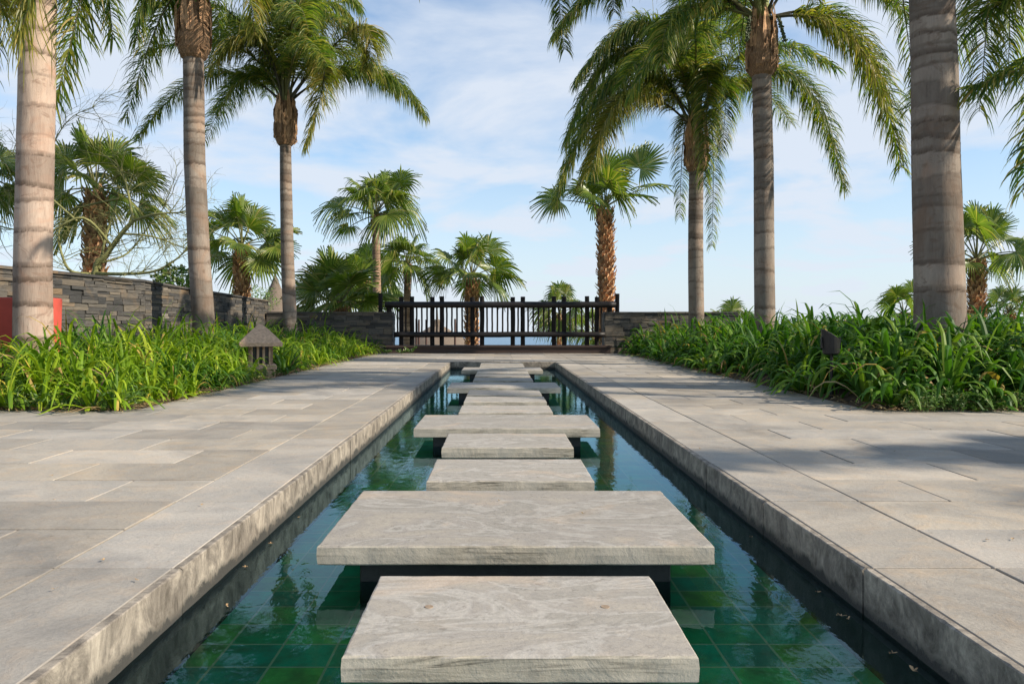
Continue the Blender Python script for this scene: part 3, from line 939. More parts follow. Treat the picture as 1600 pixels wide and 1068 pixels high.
def feather_palm(label, d, base_px, trunk_px, rbase, rtop, boot_y, crown_y, fronds, pale=False, extra=10, seed=0, boot_h=.65, leaf=.58, bk=1.25, berries=False, bx=None, ring=.16):
    """trunk_px: [(px,py)...] bottom to top"""
    r = random.Random(seed)
    path = [P(x, y, d) for (x, y) in trunk_px]
    path[0].z = 0.02
    t = thing('feather_palm', label, 'palm tree', tuple(path[0]), 'tall feather palms lining the channel')
    k = len(path)-1
    rads = [rbase+(rtop-rbase)*min(1, i/k) for i in range(k+1)]
    rads[0] *= 1.06
    ring_trunk('trunk', path, rads, M_bark_p if pale else M_bark, t, r, ring=ring)
    top = path[-1]
    boot(top-UP*.02, boot_h, rtop*.98*bk, 0, t, r)
    cr = top+UP*(boot_h*.82)
    spear(cr-UP*.1, 1.05, rtop*.8, t)
    cz = cr+UP*.1
    for fr in fronds:
        (mx, my, mo), (tx, ty, to) = fr[0], fr[1]
        kw = fr[2] if len(fr) > 2 else {}
        start = kw.get('start', cz)
        if 'start' in kw: start = P(*kw['start'])
        mid = P(mx, my, d+mo); tip = P(tx, ty, d+to)
        dirn = Vector((mid.x-start.x, mid.y-start.y, 0))
        dirn = dirn.normalized() if dirn.length > .01 else Vector((0, -1, 0))
        feather(start+dirn*rtop*.6, mid, tip, t, r, leaf=kw.get('leaf', leaf), olive=kw.get('olive', False), dens=kw.get('dens', 62), droop=kw.get('droop', 1.0))
    for q in range(extra):
        an = q*2.399+r.uniform(-.2, .2)+seed; el = R(r.uniform(48, 80)) if q % 2 else R(r.uniform(20, 50))
        reach = r.uniform(1.7, 2.6)*math.cos(el)+.5
        hgt = r.uniform(1.9, 2.5)*math.sin(el)
        D = Vector((math.cos(an), math.sin(an), 0))
        mid = cz+D*reach*.55+UP*hgt*.9; tip = cz+D*reach*1.35+UP*(hgt-r.uniform(.5, 1.2))
        feather(cz, mid, tip, t, r, leaf=leaf, dens=52)
    if berries:
        for lo, hi in ((-.6, .7), (2.3, 3.7)):
            mb = MB()
            hubp = cr+Vector((math.cos((lo+hi)/2)*rtop*1.3, -rtop*.7, .12))
            for k in range(6):
                an = r.uniform(lo, hi); q = hubp.copy(); pts = [q.copy()]
                q = hubp+Vector((math.cos(an)*r.uniform(.01, .08), -r.uniform(.0, .06), -.03)); pts.append(q.copy())
                for j in range(7):
                    q = q+Vector((math.cos(an)*.012, -.008, -.055)); pts.append(q.copy())
                    for z in range(3):
                        c = q+Vector((r.uniform(-.022, .022), r.uniform(-.018, .018), r.uniform(-.02, .02)))
                        mb.tube([c-UP*.012, c-UP*.004, c+UP*.006, c+UP*.012], [.004, .011, .011, .004], 6)
                mb.tube(pts, [.004]*len(pts), 4)
            mb.build('fruit_cluster', M_berry, t)
    return t, cz

O = {'olive': True}
# left row
feather_palm('pale pink barked feather palm trunk in front of the red planter, leftmost of the row', 8.5, None,
  [(53, 590), (51, 430), (54, 300), (58, 120), (61, -60), (62, -260)], .188, .175, 0, 0,
  [((150, -200, .1), (84, 165, .2), {'leaf': .62, 'dens': 75, 'droop': .5}), ((140, -210, .5), (176, 62, .6), {'leaf': .5}), ((10, -220, .3), (-20, 110, .5), {}),
   ((90, -230, -.6), (30, 60, -.9), {'olive': True}), ((-20, -200, -.5), (5, 20, -.7), {'olive': True}), ((120, -260, .8), (110, 40, 1.1), {}), ((190, -240, .1), (240, -40, .2), {})],
  pale=True, extra=8, seed=3, boot_h=.8, ring=.19)
feather_palm('grey leaning feather palm, second of the left row, with a frayed brown leaf base', 12.5, None,
  [(322, 560), (318, 500), (311, 400), (304, 250), (303, 150), (302, 92)], .172, .155, 0, 0,
  [((255, 20, .2), (197, 185, .4), {'leaf': .5}), ((240, -20, -.3), (212, 70, -.4), {'leaf': .5}), ((368, -50, -.3), (398, 55, -.4), O),
   ((470, -150, 0), (655, -15, .3), {'leaf': .45}), ((420, -90, .6), (560, 10, .9), {}), ((220, -60, .8), (150, 0, 1.3), {})],
  extra=5, seed=11, boot_h=.98)
feather_palm('slender feather palm with a ragged brown leaf base, third of the left row', 16.5, None,
  [(455, 530), (453, 500), (449, 400), (447, 300), (446, 226)], .150, .115, 0, 0,
  [((570, 108, .2), (664, 182, .4), {'leaf': .62, 'dens': 70}), ((555, 45, -.5), (575, 108, -.7), {'olive': True, 'leaf': .7}), ((505, 105, -.6), (478, 232, -1.0), {'olive': True, 'leaf': .6}),
   ((545, 110, .8), (618, 140, 1.3), {'leaf': .7}), ((395, 118, .2), (338, 178, .3), {'leaf': .5}), ((330, 118, .5), (215, 215, .8), {'leaf': .5, 'dens': 68}),
   ((400, 60, -.5), (330, 110, -.7), {'olive': True}), ((385, 40, .5), (300, 80, .6), {}), ((430, 10, -.4), (415, 60, -.8), {}), ((470, 10, -.4), (500, 50, -.8), {}), ((420, -10, .3), (370, -20, .4), {}), ((500, -10, .4), (560, 10, .6), {})],
  extra=13, seed=5, boot_h=.95, leaf=.62, bk=1.5)
# right row
feather_palm('feather palm with heavy drooping fronds, farthest of the right row', 16.5, None,
  [(1088, 530), (1088, 500), (1087, 400), (1087, 330), (1088, 268)], .165, .145, 0, 0,
  [((975, 115, -.2), (868, 320, -.3), {'leaf': .78, 'dens': 85}), ((985, 150, -.7), (925, 265, -1.2), {'leaf': .8, 'olive': True, 'dens': 80}), ((980, 80, .4), (885, 225, .7), {'leaf': .75, 'dens': 80}),
   ((1020, 40, .1), (900, 130, .1), {'leaf': .75, 'dens': 75}), ((1105, 105, -.5), (1100, 290, -1.1), {'leaf': .62, 'dens': 90}), ((1130, 125, -.2), (1128, 235, -.4), {'leaf': .6, 'dens': 80}),
   ((1070, 200, .5), (1062, 340, .7), {'leaf': .45}), ((1112, 200, .5), (1112, 385, .7), {'leaf': .45}), ((1230, 115, .3), (1318, 295, .5), {'leaf': .66, 'dens': 75}),
   ((1060, 40, -.4), (1010, 100, -.9), {}), ((1120, 20, .5), (1180, 60, .9), {}), ((1080, 20, .2), (1060, -20, .3), {}), ((1040, 60, .3), (960, 60, .4), {'leaf': .8}), ((1000, 130, .2), (905, 290, .3), {'leaf': .7, 'olive': True})],
  extra=8, seed=21, boot_h=.95, leaf=.7)
feather_palm('feather palm hung with small green fruits, middle of the right row', 12.5, None,
  [(1196, 560), (1195, 500), (1194, 400), (1193, 250), (1190, 118)], .165, .145, 0, 0,
  [((925, -120, .3), (882, 78, .4), {'leaf': .5, 'dens': 75, 'droop': .8}), ((1010, -50, -.1), (866, 60, -.2), {'leaf': .55, 'dens': 70}), ((1090, 10, .4), (985, 150, .6), {'leaf': .6}), ((1070, 15, -.5), (1035, 95, -.8), {'leaf': .55}),
   ((1330, 55, .1), (1408, 262, .2), {'leaf': .62, 'dens': 80, 'olive': False}), ((1320, 50, -.4), (1385, 180, -.6), {'leaf': .55, 'olive': True}), ((1290, -50, .3), (1425, 30, .4), {'leaf': .5}),
   ((1150, -60, -.6), (1110, 10, -.9), {}), ((1245, -60, -.6), (1275, 5, -.9), {}), ((1000, -60, .6), (960, 20, .9), {})],
  extra=10, seed=33, boot_h=.95, leaf=.55, berries=True)
feather_palm('thick grey feather palm trunk with broad leaf scar rings, nearest of the right row', 7.6, None,
  [(1470, 600), (1468, 480), (1466, 380), (1462, 250), (1460, 120), (1456, 0), (1450, -140)], .232, .188, 0, 0,
  [((1540, -190, .3), (1530, 175, .5), {'leaf': .6, 'dens': 80}), ((1560, -240, .8), (1575, 120, 1.2), {'leaf': .55}), ((1400, -160, 1.5), (1432, 150, 2.2), {'leaf': .42, 'dens': 50}),
   ((1340, -180, .2), (1330, -60, .3), {}), ((1650, -240, .2), (1720, -60, .3), {})],
  extra=3, seed=41, boot_h=.8, ring=.155)
# two more palms beyond the right edge: their fronds reach in, their shade falls on the deck
feather_palm('feather palm just outside the right edge, only its drooping fronds reach into the photo', 7.2, None,
  [(1850, 620), (1848, 450), (1845, 250), (1843, 90)], .19, .165, 0, 0,
  [((1690, 60, 0), (1512, 140, .1), {'leaf': .5, 'dens': 55}), ((1700, 30, -.4), (1597, 300, -.7), {'leaf': .48, 'dens': 50}), ((1720, -60, .5), (1540, 20, .8), {'leaf': .5}), ((1980, 0, 0), (2120, 170, 0), {})],
  extra=9, seed=52, boot_h=.8)
def shade_palm(x, y, hgt, seed, label):
    r = random.Random(seed)
    t = thing('feather_palm', label, 'palm tree', (x, y, 0), 'tall feather palms lining the channel')
    path = [Vector((x, y, -.7)), Vector((x+.05, y, hgt*.5)), Vector((x, y, hgt))]
    ring_trunk('trunk', path, [.2, .18, .16], M_bark, t, r)
    boot(path[-1], .8, .16, 0, t, r)
    cz = path[-1]+UP*.8
    spear(cz-UP*.1, .7, .11, t)
    for q in range(6):
        an = q*2.399; el = R((80, 70, 60)[q % 3]+r.uniform(-6, 6))
        D = Vector((math.cos(an), math.sin(an), 0)); ln = r.uniform(1.7, 2.1)
        mid = cz+D*ln*.55*math.cos(el)+UP*(ln*.55*math.sin(el)+.15); tip = cz+D*ln*1.05*math.cos(el*.7)+UP*(ln*.55*math.sin(el)-.75)
        feather(cz, mid, tip, t, r, leaf=.55, dens=55)
    for an, ln, dz in ((178, 3.6, .1), (169, 3.3, -.35), (204, 3.0, -.1)):
        D = Vector((math.cos(R(an)), math.sin(R(an)), 0))
        feather(cz, cz+D*ln*.55+UP*(.55+dz), cz+D*ln+UP*(dz-.1), t, r, leaf=.5, dens=48)
shade_palm(11.8, 1.35, 4.3, 61, 'feather palm on the terrace beyond the right edge, known by its shadow on the pavers')

# yellow flower strings hanging by the leftmost palm
def strings():
    r = random.Random(9)
    t = thing('flower_strings', 'yellow green hanging flower strings at the top left corner', 'flower strings', tuple(P(30, -60, 8.1)))
    mb = MB()
    for k in range(60):
        q = P(r.uniform(-15, 58), r.uniform(-60, -20), 8.1+r.uniform(-.2, .2)); v = Vector((r.uniform(-.25, .25), r.uniform(-.2, .2), -1)).normalized()
        pts = [q.copy()]; ln = r.uniform(.5, 1.15)
        for j in range(9):
            q = q+v*ln/9; v = (v+Vector((r.uniform(-.25, .25), r.uniform(-.2, .2), -.12))).normalized(); pts.append(q.copy())
        mb.ribbon(pts, Vector((1, r.uniform(-.5, .5), 0)).normalized(), [.005]*9+[0])
    mb.build('strings', M_yellow, t)
    mb = MB(); mb.tube([P(60, -140, 8.4), P(45, -90, 8.2), P(30, -50, 8.1), P(20, -20, 8.1)], [.03, .025, .02, .012], 8); mb.build('stalk', M_petiole, t)
strings()

# ------------------------------------------------------------------ fan palms
def fan_leaf(c, D, pet, Rf, parent, r, segs=34, spread=R(150), droop=1.0, sag=.25):
    """c crown, D outward unit direction, pet stalk length"""
    mb = MB()
    n = 6; pts = []; q = c.copy(); v = D.copy()
    for i in range(n+1):
        pts.append(q.copy()); q = q+v*pet/n; v = (v+Vector((0, 0, -1))*sag/n).normalized()
    mb.tube(pts, [.021-.011*i/n for i in range(n+1)], 5, 1)
    hub = pts[-1]; fwd = v
    side = fwd.cross(UP)
    if side.length < .15: side = Vector((r.uniform(-1, 1), r.uniform(-1, 1), 0))
    side.normalize(); side = (side+UP*r.uniform(-.35, .35)).normalized(); side = (side-fwd*side.dot(fwd)).normalized()
    nrm = side.cross(fwd)
    if nrm.z < 0: nrm = -nrm
    roll = R(r.uniform(-60, 60)); side, nrm = side*math.cos(roll)+nrm*math.sin(roll), nrm*math.cos(roll)-side*math.sin(roll)
    js = 7; split = r.uniform(.5, .68)
    for k in range(segs):
        a = -spread+2*spread*(k+.5)/segs
        da = spread/segs*.98
        Rk = Rf*(1-.28*(abs(a)/spread)**2)*r.uniform(.92, 1.05)
        curl = r.uniform(.35, 1.35)*droop
        Lp = []; Mp = []; Rp = []
        for j in range(js+1):
            s_ = j/js; rad = Rk*s_
            if s_ <= split: hw_ = da
            else: hw_ = da*split/s_*max(0, 1-((s_-split)/(1-split))**1.3)
            for (lst, aa, lift) in ((Lp, a-hw_, 0), (Mp, a, .035 if j else 0), (Rp, a+hw_, 0)):
                # the blade is folded up along its middle like a shallow boat
                p = fwd*math.cos(aa)*rad+side*math.sin(aa)*rad + nrm*(abs(math.sin(aa))*rad*.2+lift*rad)
                p = hub+p
                p.z -= curl*.42*Rk*max(0, s_-.5)**1.5*2.1 + .08*Rk*s_*s_*droop
                lst.append(p)
        b0 = len(mb.v)
        for j in range(js+1):
            mb.vert(Lp[j]); mb.vert(Mp[j]); mb.vert(Rp[j])
        for j in range(js):
            x = b0+3*j
            mb.face((x, x+1, x+4, x+3)); mb.face((x+1, x+2, x+5, x+4))
        if r.random() < .35:   # thread at the tip
            q = Mp[-1]; mb.ribbon([q, q+Vector((r.uniform(-.04, .04), r.uniform(-.04, .04), -.07)), q+Vector((r.uniform(-.06, .06), 0, -.16))], side, [.003, .002, 0])
    return mb.build('frond', [M_fan, M_petiole], parent)

def fan_palm(label, d, px, ytop, ybot, wpx, Rpx, nleaf=20, seed=0, yb_z=None, smooth_trunk=False, el=(80, -35), pet=.75, specs=None, droop=1.0, gaps=0, segs=34, topx=None):
    r = random.Random(seed)
    topx = topx or px
    base = P(px, ybot, d); zg = terrain_z(base.x, d)-.3; 
    top = P(topx, ytop, d); base.z = zg
    t = thing('fan_palm', label, 'palm tree', tuple(base), 'fan palms growing beyond the terrace')
    rad = wpx*.5*d/F
    path = [base, base.lerp(top, .5)+Vector((r.uniform(-.04, .04), 0, 0)), top]
    if smooth_trunk:
        ring_trunk('trunk', path, [rad*1.15, rad, rad*.9], M_bark_t, t, r, ring=.09, n=18, swell=.01)
        bulge = MB()
    else:
        mb = MB(); mb.tube([path[0].lerp(path[1], k/4) for k in range(4)]+[path[1].lerp(path[2], k/8) for k in range(9)], [rad*.82]*13, 16, wob=.08)
        mb.build('trunk', M_boot_core, t, smooth=True)
    # stubs of old leaf stalks in spirals
    mb = MB(); Lt = (top-base).length; s_ = .0 if not smooth_trunk else Lt-.35; k = 0
    zmin_vis = max(0, Lt-4.5)
    s_ = max(s_, zmin_vis)
    while s_ < Lt:
        an = k*2.399; c = base.lerp(top, s_/Lt)
        Dd = Vector((math.cos(an), math.sin(an), 0)); w_ = Vector((-Dd.y, Dd.x, 0))
        big = 1.0 if not smooth_trunk else 1.2
        ww = rad*r.uniform(.22, .36)*big; hh = rad*r.uniform(.5, .95)
        out = rad*r.uniform(.12, .42)
        mb.ribbon([c+Dd*rad*.75-UP*hh*.3, c+Dd*rad*.93, c+Dd*(rad+out)+UP*hh*.55+w_*r.uniform(-.02, .02), c+Dd*(rad+out*r.uniform(.6, 1.8))+UP*hh], w_, [ww*1.1, ww, ww*.75, ww*r.uniform(.2, .6)], fold=.5)
        s_ += max(.0035, rad*.055); k += 1
    if mb.v: mb.build('leaf_stubs', M_boots, t)
    Rf = Rpx*d/F
    cr = top+UP*rad*.3
    nleaf = int(nleaf*.72)
    for q in range(nleaf):
        u = (q+.5)/nleaf
        e = R(el[0]+(el[1]-el[0])*u**1.15+r.uniform(-8, 8)); an = q*2.399+seed
        D = Vector((math.cos(an)*math.cos(e), math.sin(an)*math.cos(e), math.sin(e)))
        fan_leaf(cr, D, Rf*pet*r.uniform(.65, 1.1)*.85, Rf*r.uniform(.50, .66), t, r, segs=segs, droop=droop*(1.0+.5*u), sag=.2+.5*max(0, u-.2), spread=R(r.uniform(105, 150)))
    for s3 in (specs or []):
        hx, hy, off, rf = s3[:4]
        dr = s3[4] if len(s3) > 4 else droop
        hub = P(hx, hy, d+off); D = (hub-cr); ln = D.length
        D = (D.normalized()+UP*.12).normalized()
        fan_leaf(cr, D, ln, rf*d/F, t, r, segs=segs, droop=dr, sag=.3, spread=R(r.uniform(110, 140)))
    return t
M_bark_t = bark_mat('tan_ringed_bark', (.30, .20, .14), (.42, .29, .20), (.38, .22, .13))

fan_palm('large bushy fan palm behind the tall slate wall, with the leafless tree in front', 15.5, 145, 300, 430, 30, 92, 24, 2, specs=[(205, 265, -.3, 55), (215, 280, .2, 50), (235, 325, .1, 45), (110, 345, -.3, 48)], pet=.8, topx=150, droop=.7, el=(85, -30))
fan_palm('dark fan palm whose fronds stick out left of the leftmost trunk', 15, -35, 275, 430, 30, 80, 18, 4, specs=[(5, 265, 0, 35), (0, 300, .2, 45)], droop=1.3)
fan_palm('short fan palm with an orange trunk above the tall slate wall', 20.5, 378, 388, 470, 22, 78, 22, 6, el=(85, -25), specs=[(425, 365, .1, 48, .5), (430, 385, -.2, 40, .6), (335, 340, .2, 42)], droop=.7)
fan_palm('tall thin fan palm with hanging fronds leaning right of the left row', 23, 594, 338, 480, 13, 74, 20, 8, smooth_trunk=True, topx=587, specs=[(535, 320, .1, 48, 1.6), (610, 300, .1, 48, 1.2), (625, 285, -.3, 40, 1.0), (610, 335, .3, 40, 1.8), (545, 355, .5, 30, 1.4)], el=(80, 5), droop=1.3)
fan_palm('slim fan palm with a knobbly red brown trunk just left of the railing centre', 25, 634, 415, 520, 12, 58, 20, 10, smooth_trunk=True, topx=637, el=(80, -20), droop=1.5)
fan_palm('fan palm with rough trunk and full round crown behind the middle of the railing', 24, 737, 436, 530, 19, 72, 22, 12, el=(85, -10), specs=[(785, 430, .1, 38, 1.0), (690, 425, .2, 40, 1.4)], droop=1.0)
fan_palm('tall fan palm with a shaggy rust brown trunk behind the right end of the railing', 21, 950, 328, 490, 23, 84, 15, 14, el=(85, 20), topx=945, specs=[(872, 312, .1, 46, .9), (1012, 292, .1, 42, 1.1), (1000, 262, -.3, 50, .3), (975, 262, .3, 55, .2), (915, 300, .6, 40, 1.4), (960, 300, -.6, 40, 1.6)], droop=.6, pet=.7)
fan_palm('low fan palm with upright pale green fans behind the low wall left of the railing', 19.6, 530, 480, 520, 26, 86, 20, 16, el=(80, -5), specs=[(510, 450, -.2, 50, .3), (550, 445, -.3, 55, .2), (575, 470, -.1, 45, .5), (490, 460, .1, 50, .4), (540, 470, -.4, 45, .3)], droop=.45)
fan_palm('dark green fan palm half hidden between the thin and the low fan palm', 27, 570, 440, 500, 14, 66, 20, 18, droop=1.3)
fan_palm('small fan palm seen through the right part of the railing', 26, 874, 492, 540, 8, 48, 20, 20, el=(88, -40), droop=1.2, specs=[(850, 480, 0, 30, 1.2)])
fan_palm('fan palm low behind the railing beside the right wall', 30, 930, 520, 550, 10, 42, 18, 22, droop=1.2)
fan_palm('fan palm top peeking over the low wall right of the farthest right row palm', 26, 1140, 520, 540, 12, 56, 16, 24, droop=.9)
fan_palm('fan palm with a brown trunk and spread fans right of the thickest trunk', 17.5, 1526, 410, 500, 22, 78, 14, 26, el=(85, 0), specs=[(1520, 365, .2, 44, .6), (1553, 362, -.1, 40, .3), (1480, 410, .4, 44, 1.0), (1600, 395, .1, 46, 1.3), (1550, 410, -.3, 38, 1.2), (1515, 410, -.4, 34, 1.3)], droop=.8, pet=.9)
fan_palm('bushy fan palm top just left of the thickest trunk, above the right bed', 22, 1412, 492, 520, 14, 52, 18, 28, droop=1.0)
fan_palm('fan palm crown at the far right edge above the leaves', 20, 1578, 490, 520, 14, 48, 18, 30, droop=1.0)

# ------------------------------------------------------------------ leafless tree with green bark
def bare_tree():
    r = random.Random(77); d = 14.3
    base = P(146, 430, d); base.z = -.2
    t = thing('bare_tree', 'leafless tree with thin yellow green branches behind the tall slate wall', 'tree', tuple(base))
    mb = MB(); tw = MB()
    def limb(pts, r0, r1, target=mb, n=7):
        # smooth subdivision
        P_ = []
        for i in range(len(pts)-1):
            a = pts[max(i-1, 0)]; b = pts[i]; c = pts[i+1]; e = pts[min(i+2, len(pts)-1)]
            for k in range(5):
                u = k/5
                P_.append(.5*((2*b)+(c-a)*u+(2*a-5*b+4*c-e)*u*u+(3*b-a-3*c+e)*u**3))
        P_.append(pts[-1]); m_ = len(P_)-1
        target.tube(P_, [r0+(r1-r0)*i/m_ for i in range(m_+1)], n)
        return P_
    def q(x, y, o=0): return P(x, y, d+o)
    def sprout(path, n, ln, rr, lvl):
        for k in range(n):
            i = r.randint(len(path)//4, len(path)-2); p = path[i]
            T = (path[i+1]-path[i]).normalized()
            v = (T*.7+Vector((r.uniform(-1, 1), r.uniform(-.8, .8), r.uniform(-.6, .9)))).normalized()
            pts = [p.copy()]; c = p.copy(); l = ln*r.uniform(.5, 1.2); m_ = 6
            for j in range(m_):
                c = c+v*l/m_; v = (v+Vector((r.uniform(-.3, .3), r.uniform(-.2, .2), r.uniform(-.28, .22)))).normalized(); pts.append(c.copy())
            tw.tube(pts, [rr*(1-.7*j/m_) for j in range(m_+1)], 4, cap=False)
            if lvl > 0: sprout(pts, r.randint(2, 4), ln*.6, rr*.55, lvl-1)
    main = [
     ([base, q(148, 428), q(165, 400), q(190, 365), q(208, 345)], .085, .05),
     ([q(208, 345), q(200, 300, .2), q(192, 272, .3), q(175, 250, .3), q(150, 240, .2)], .035, .012),
     ([q(208, 345), q(240, 335, -.3), q(280, 332, -.3), q(320, 330, -.3)], .035, .01),
     ([q(190, 365), q(240, 370, .3), q(290, 388, .4), q(335, 400, .5)], .03, .008),
     ([q(155, 420), q(165, 370, .4), q(178, 330, .5), q(188, 290, .6)], .04, .01),
     ([q(150, 427), q(190, 428, -.4), q(240, 424, -.6), q(275, 405, -.6), q(300, 380, -.5)], .05, .012),
     ([q(145, 428), q(112, 424, -.2), q(98, 402, -.3), q(92, 370, -.3), q(95, 340, -.3)], .045, .015),
     ([q(175, 385), q(130, 340, -.5), q(70, 365, -.6), q(20, 358, -.6), q(-30, 345, -.6)], .035, .012),
     ([q(185, 310, .4), q(120, 325, .5), q(80, 340, .6), q(40, 300, .6), q(0, 270, .6)], .03, .01),
     ([q(120, 345, -.3), q(60, 290, -.2), q(20, 240, 0), q(-20, 215, 0)], .03, .01),
     ([q(60, 290, -.2), q(80, 230, 0), q(110, 185, .1), q(150, 165, .1)], .02, .006),
     ([q(160, 410), q(200, 395, .7), q(235, 350, .8), q(262, 318, .9)], .03, .008),
    ]
    for (pts, a, b2) in main:
        path = limb(pts, a*.72, b2*.7)
        sprout(path, 12, .85, min(.0085, a*.35), 2)
    mb.build('trunk', M_limb, t, smooth=True)
    tw.build('twigs', M_limb, t, smooth=True)
bare_tree()

# shrub behind the tall wall
def shrub(label, px, py, d, rx, rz, seed, name='shrub', n=900):
    r = random.Random(seed); c = P(px, py, d)
    t = thing(name, label, 'shrub', (c.x, c.y, terrain_z(c.x, c.y)))
    mb = MB(); st = MB()
    for k in range(14):
        e = c+Vector((r.uniform(-rx, rx)*.8, r.uniform(-rx, rx)*.6, r.uniform(-.4, .9)*rz))
        b0 = Vector((c.x, c.y, terrain_z(c.x, c.y)-.05)); st.tube([b0, b0.lerp(e, .5)+Vector((r.uniform(-.1, .1), 0, 0)), e], [.02, .012, .005], 5)
    for k in range(n):
        a = r.uniform(0, 2*PI); b2 = r.uniform(-1, 1); rr = r.uniform(.3, 1)**.5
        q = c+Vector((math.cos(a)*rx*rr*math.sqrt(1-b2*b2), math.sin(a)*rx*rr*math.sqrt(1-b2*b2), rz*rr*b2))*(1+.35*noise.noise(Vector((a, b2*2, seed))))
        v = Vector((r.uniform(-1, 1), r.uniform(-1, 1), r.uniform(-.3, 1))).normalized(); w_ = v.orthogonal().normalized(); l = r.uniform(.05, .1)
        mb.ribbon([q, q+v*l*.5, q+v*l], w_, [.006, .02, 0])
    mb.build('foliage', M_weed, t); st.build('stems', M_limb, t)
shrub('small leafy shrub rising over the tall slate wall beside the grey leaning palm', 275, 440, 15, .42, .3, 5)
shrub('low green bush at the foot of the far thatched roof behind the wall', 395, 468, 28, .9, .5, 6)

# ------------------------------------------------------------------ thatched huts and posts far below
def hut(label, px, ytip, ycone, prof, d, zb):
    c = P(px, ytip, d); r = random.Random(int(px))
    t = thing('thatched_hut', label, 'hut', (c.x, d, zb), 'thatched roofs beyond the terrace')
    mb = MB(); n = 40; rings = []
    for (y, hwp) in prof:
        z = H+(CY-y)*d/F; rr = hwp*d/F
        rings.append([mb.vert((c.x+math.cos(2*PI*k/n)*rr*(1+.05*noise.noise(Vector((k*.9, y, 0)))), d+math.sin(2*PI*k/n)*rr, z+.02*noise.noise(Vector((k*.7, y*.3, 2))))) for k in range(n)])
    for A, B in zip(rings, rings[1:]):
        for k in range(n): mb.face((A[k], B[k], B[(k+1) % n], A[(k+1) % n]))
    mb.face(rings[0]); 
    for k in range(500):     # loose straw
        i = r.randint(0, len(prof)-2); u = r.random(); y = prof[i][0]+(prof[i+1][0]-prof[i][0])*u; rr = (prof[i][1]+(prof[i+1][1]-prof[i][1])*u)*d/F
        an = r.uniform(0, 2*PI); D = Vector((math.cos(an), math.sin(an), 0)); q = Vector((c.x, d, H+(CY-y)*d/F))+D*rr
        mb.ribbon([q, q+D*.04-UP*.08, q+D*.05-UP*.17], Vector((-D.y, D.x, 0)), [.01, .008, 0])
    mb.build('roof', M_thatch, t)
    mb = MB(); mb.tube([P(px, ycone+1, d), P(px, (ycone+ytip)/2, d), P(px, ytip, d)], [2.0*d/F, 1.3*d/F, .8*d/F], 8); mb.build('finial', M_thatch, t)
    rr = prof[-1][1]*d/F*.8; zt = H+(CY-prof[-1][0])*d/F
    for k in range(6):
        an = k*PI/3+.3; mb = MB(); mb.tube([Vector((c.x+rr*math.cos(an), d+rr*math.sin(an), zb)), Vector((c.x+rr*math.cos(an), d+rr*math.sin(an), zt+.1))], [.07, .06], 8); mb.build('post', M_post, t)
hut('pointed thatched roof with spire, peeking over the tall slate wall by the third left palm', 430, 417, 432, [(431, 1.5), (440, 5), (452, 10), (463, 16), (478, 24), (500, 38), (520, 50)], 36, -4)
hut('thatched roof with spire seen through the left half of the railing', 683, 480, 500, [(499, 7), (510, 11), (511, 13), (518, 24), (524, 36), (532, 48), (545, 62)], 36, -4)
for k, (px, yt) in enumerate(((650.5, 498), (654.5, 499), (666, 499), (711, 498))):
    words = ('leftmost thin post left of the thatched roof behind the railing', 'reddish thin post second from left by the thatched roof', 'thin post on the left slope side of the railing side thatched roof', 'thin post right of the thatched roof behind the railing')
    c = P(px, yt, 33); mb = MB(); mb.tube([Vector((c.x, 33, -4)), Vector((c.x, 33, c.z))], [.045, .04], 8)
    o = mb.build('wooden_post', M_post); tag(o, words[k], 'post', 'thin posts by the far thatched roof')

# ------------------------------------------------------------------ planting beds
def bed_z(x, y, x0, y0, sgn, hmax):
    e = min(abs(x)-abs(x0), y-y0, 1.0)
    return -.01+hmax*max(0, min(1, e/.7))
def clump(mb, x, y, z, r, nl, ln, wd, m=0, flop=1.0):
    for k in range(nl):
        an = r.uniform(0, 2*PI); el = R(r.uniform(40, 84))
        if r.random() < .25: el = R(r.uniform(10, 40))
        D = Vector((math.cos(an), math.sin(an), 0))
        v = (D*math.cos(el)+UP*math.sin(el)).normalized()
        l = ln*r.uniform(.65, 1.15); seg = 7
        q = Vector((x+D.x*.03*r.random(), y+D.y*.03*r.random(), z)); pts = [q.copy()]
        g = flop*(r.uniform(.20, .50)+.12*(1-math.sin(el)))
        for j in range(seg):
            q = q+v*l/seg; v = (v+Vector((r.uniform(-.05, .05), r.uniform(-.05, .05), -g*(.2+.42*j)))).normalized()
            if q.z < .012: q.z = .012+r.uniform(0, .02)
            pts.append(q.copy())
        w_ = Vector((-D.y, D.x, 0)); w_ = (w_+Vector((r.uniform(-.3, .3), r.uniform(-.3, .3), r.uniform(-.3, .3)))).normalized()
        a = wd*r.uniform(.75, 1.2)*.5
        dead = r.random() < (.28 if el < R(26) else .012)
        if dead: a *= .6
        mb.ribbon(pts, w_, [a*.7, a*.95, a, a, a*.9, a*.72, a*.42, 0], 2 if dead else m, fold=.28)
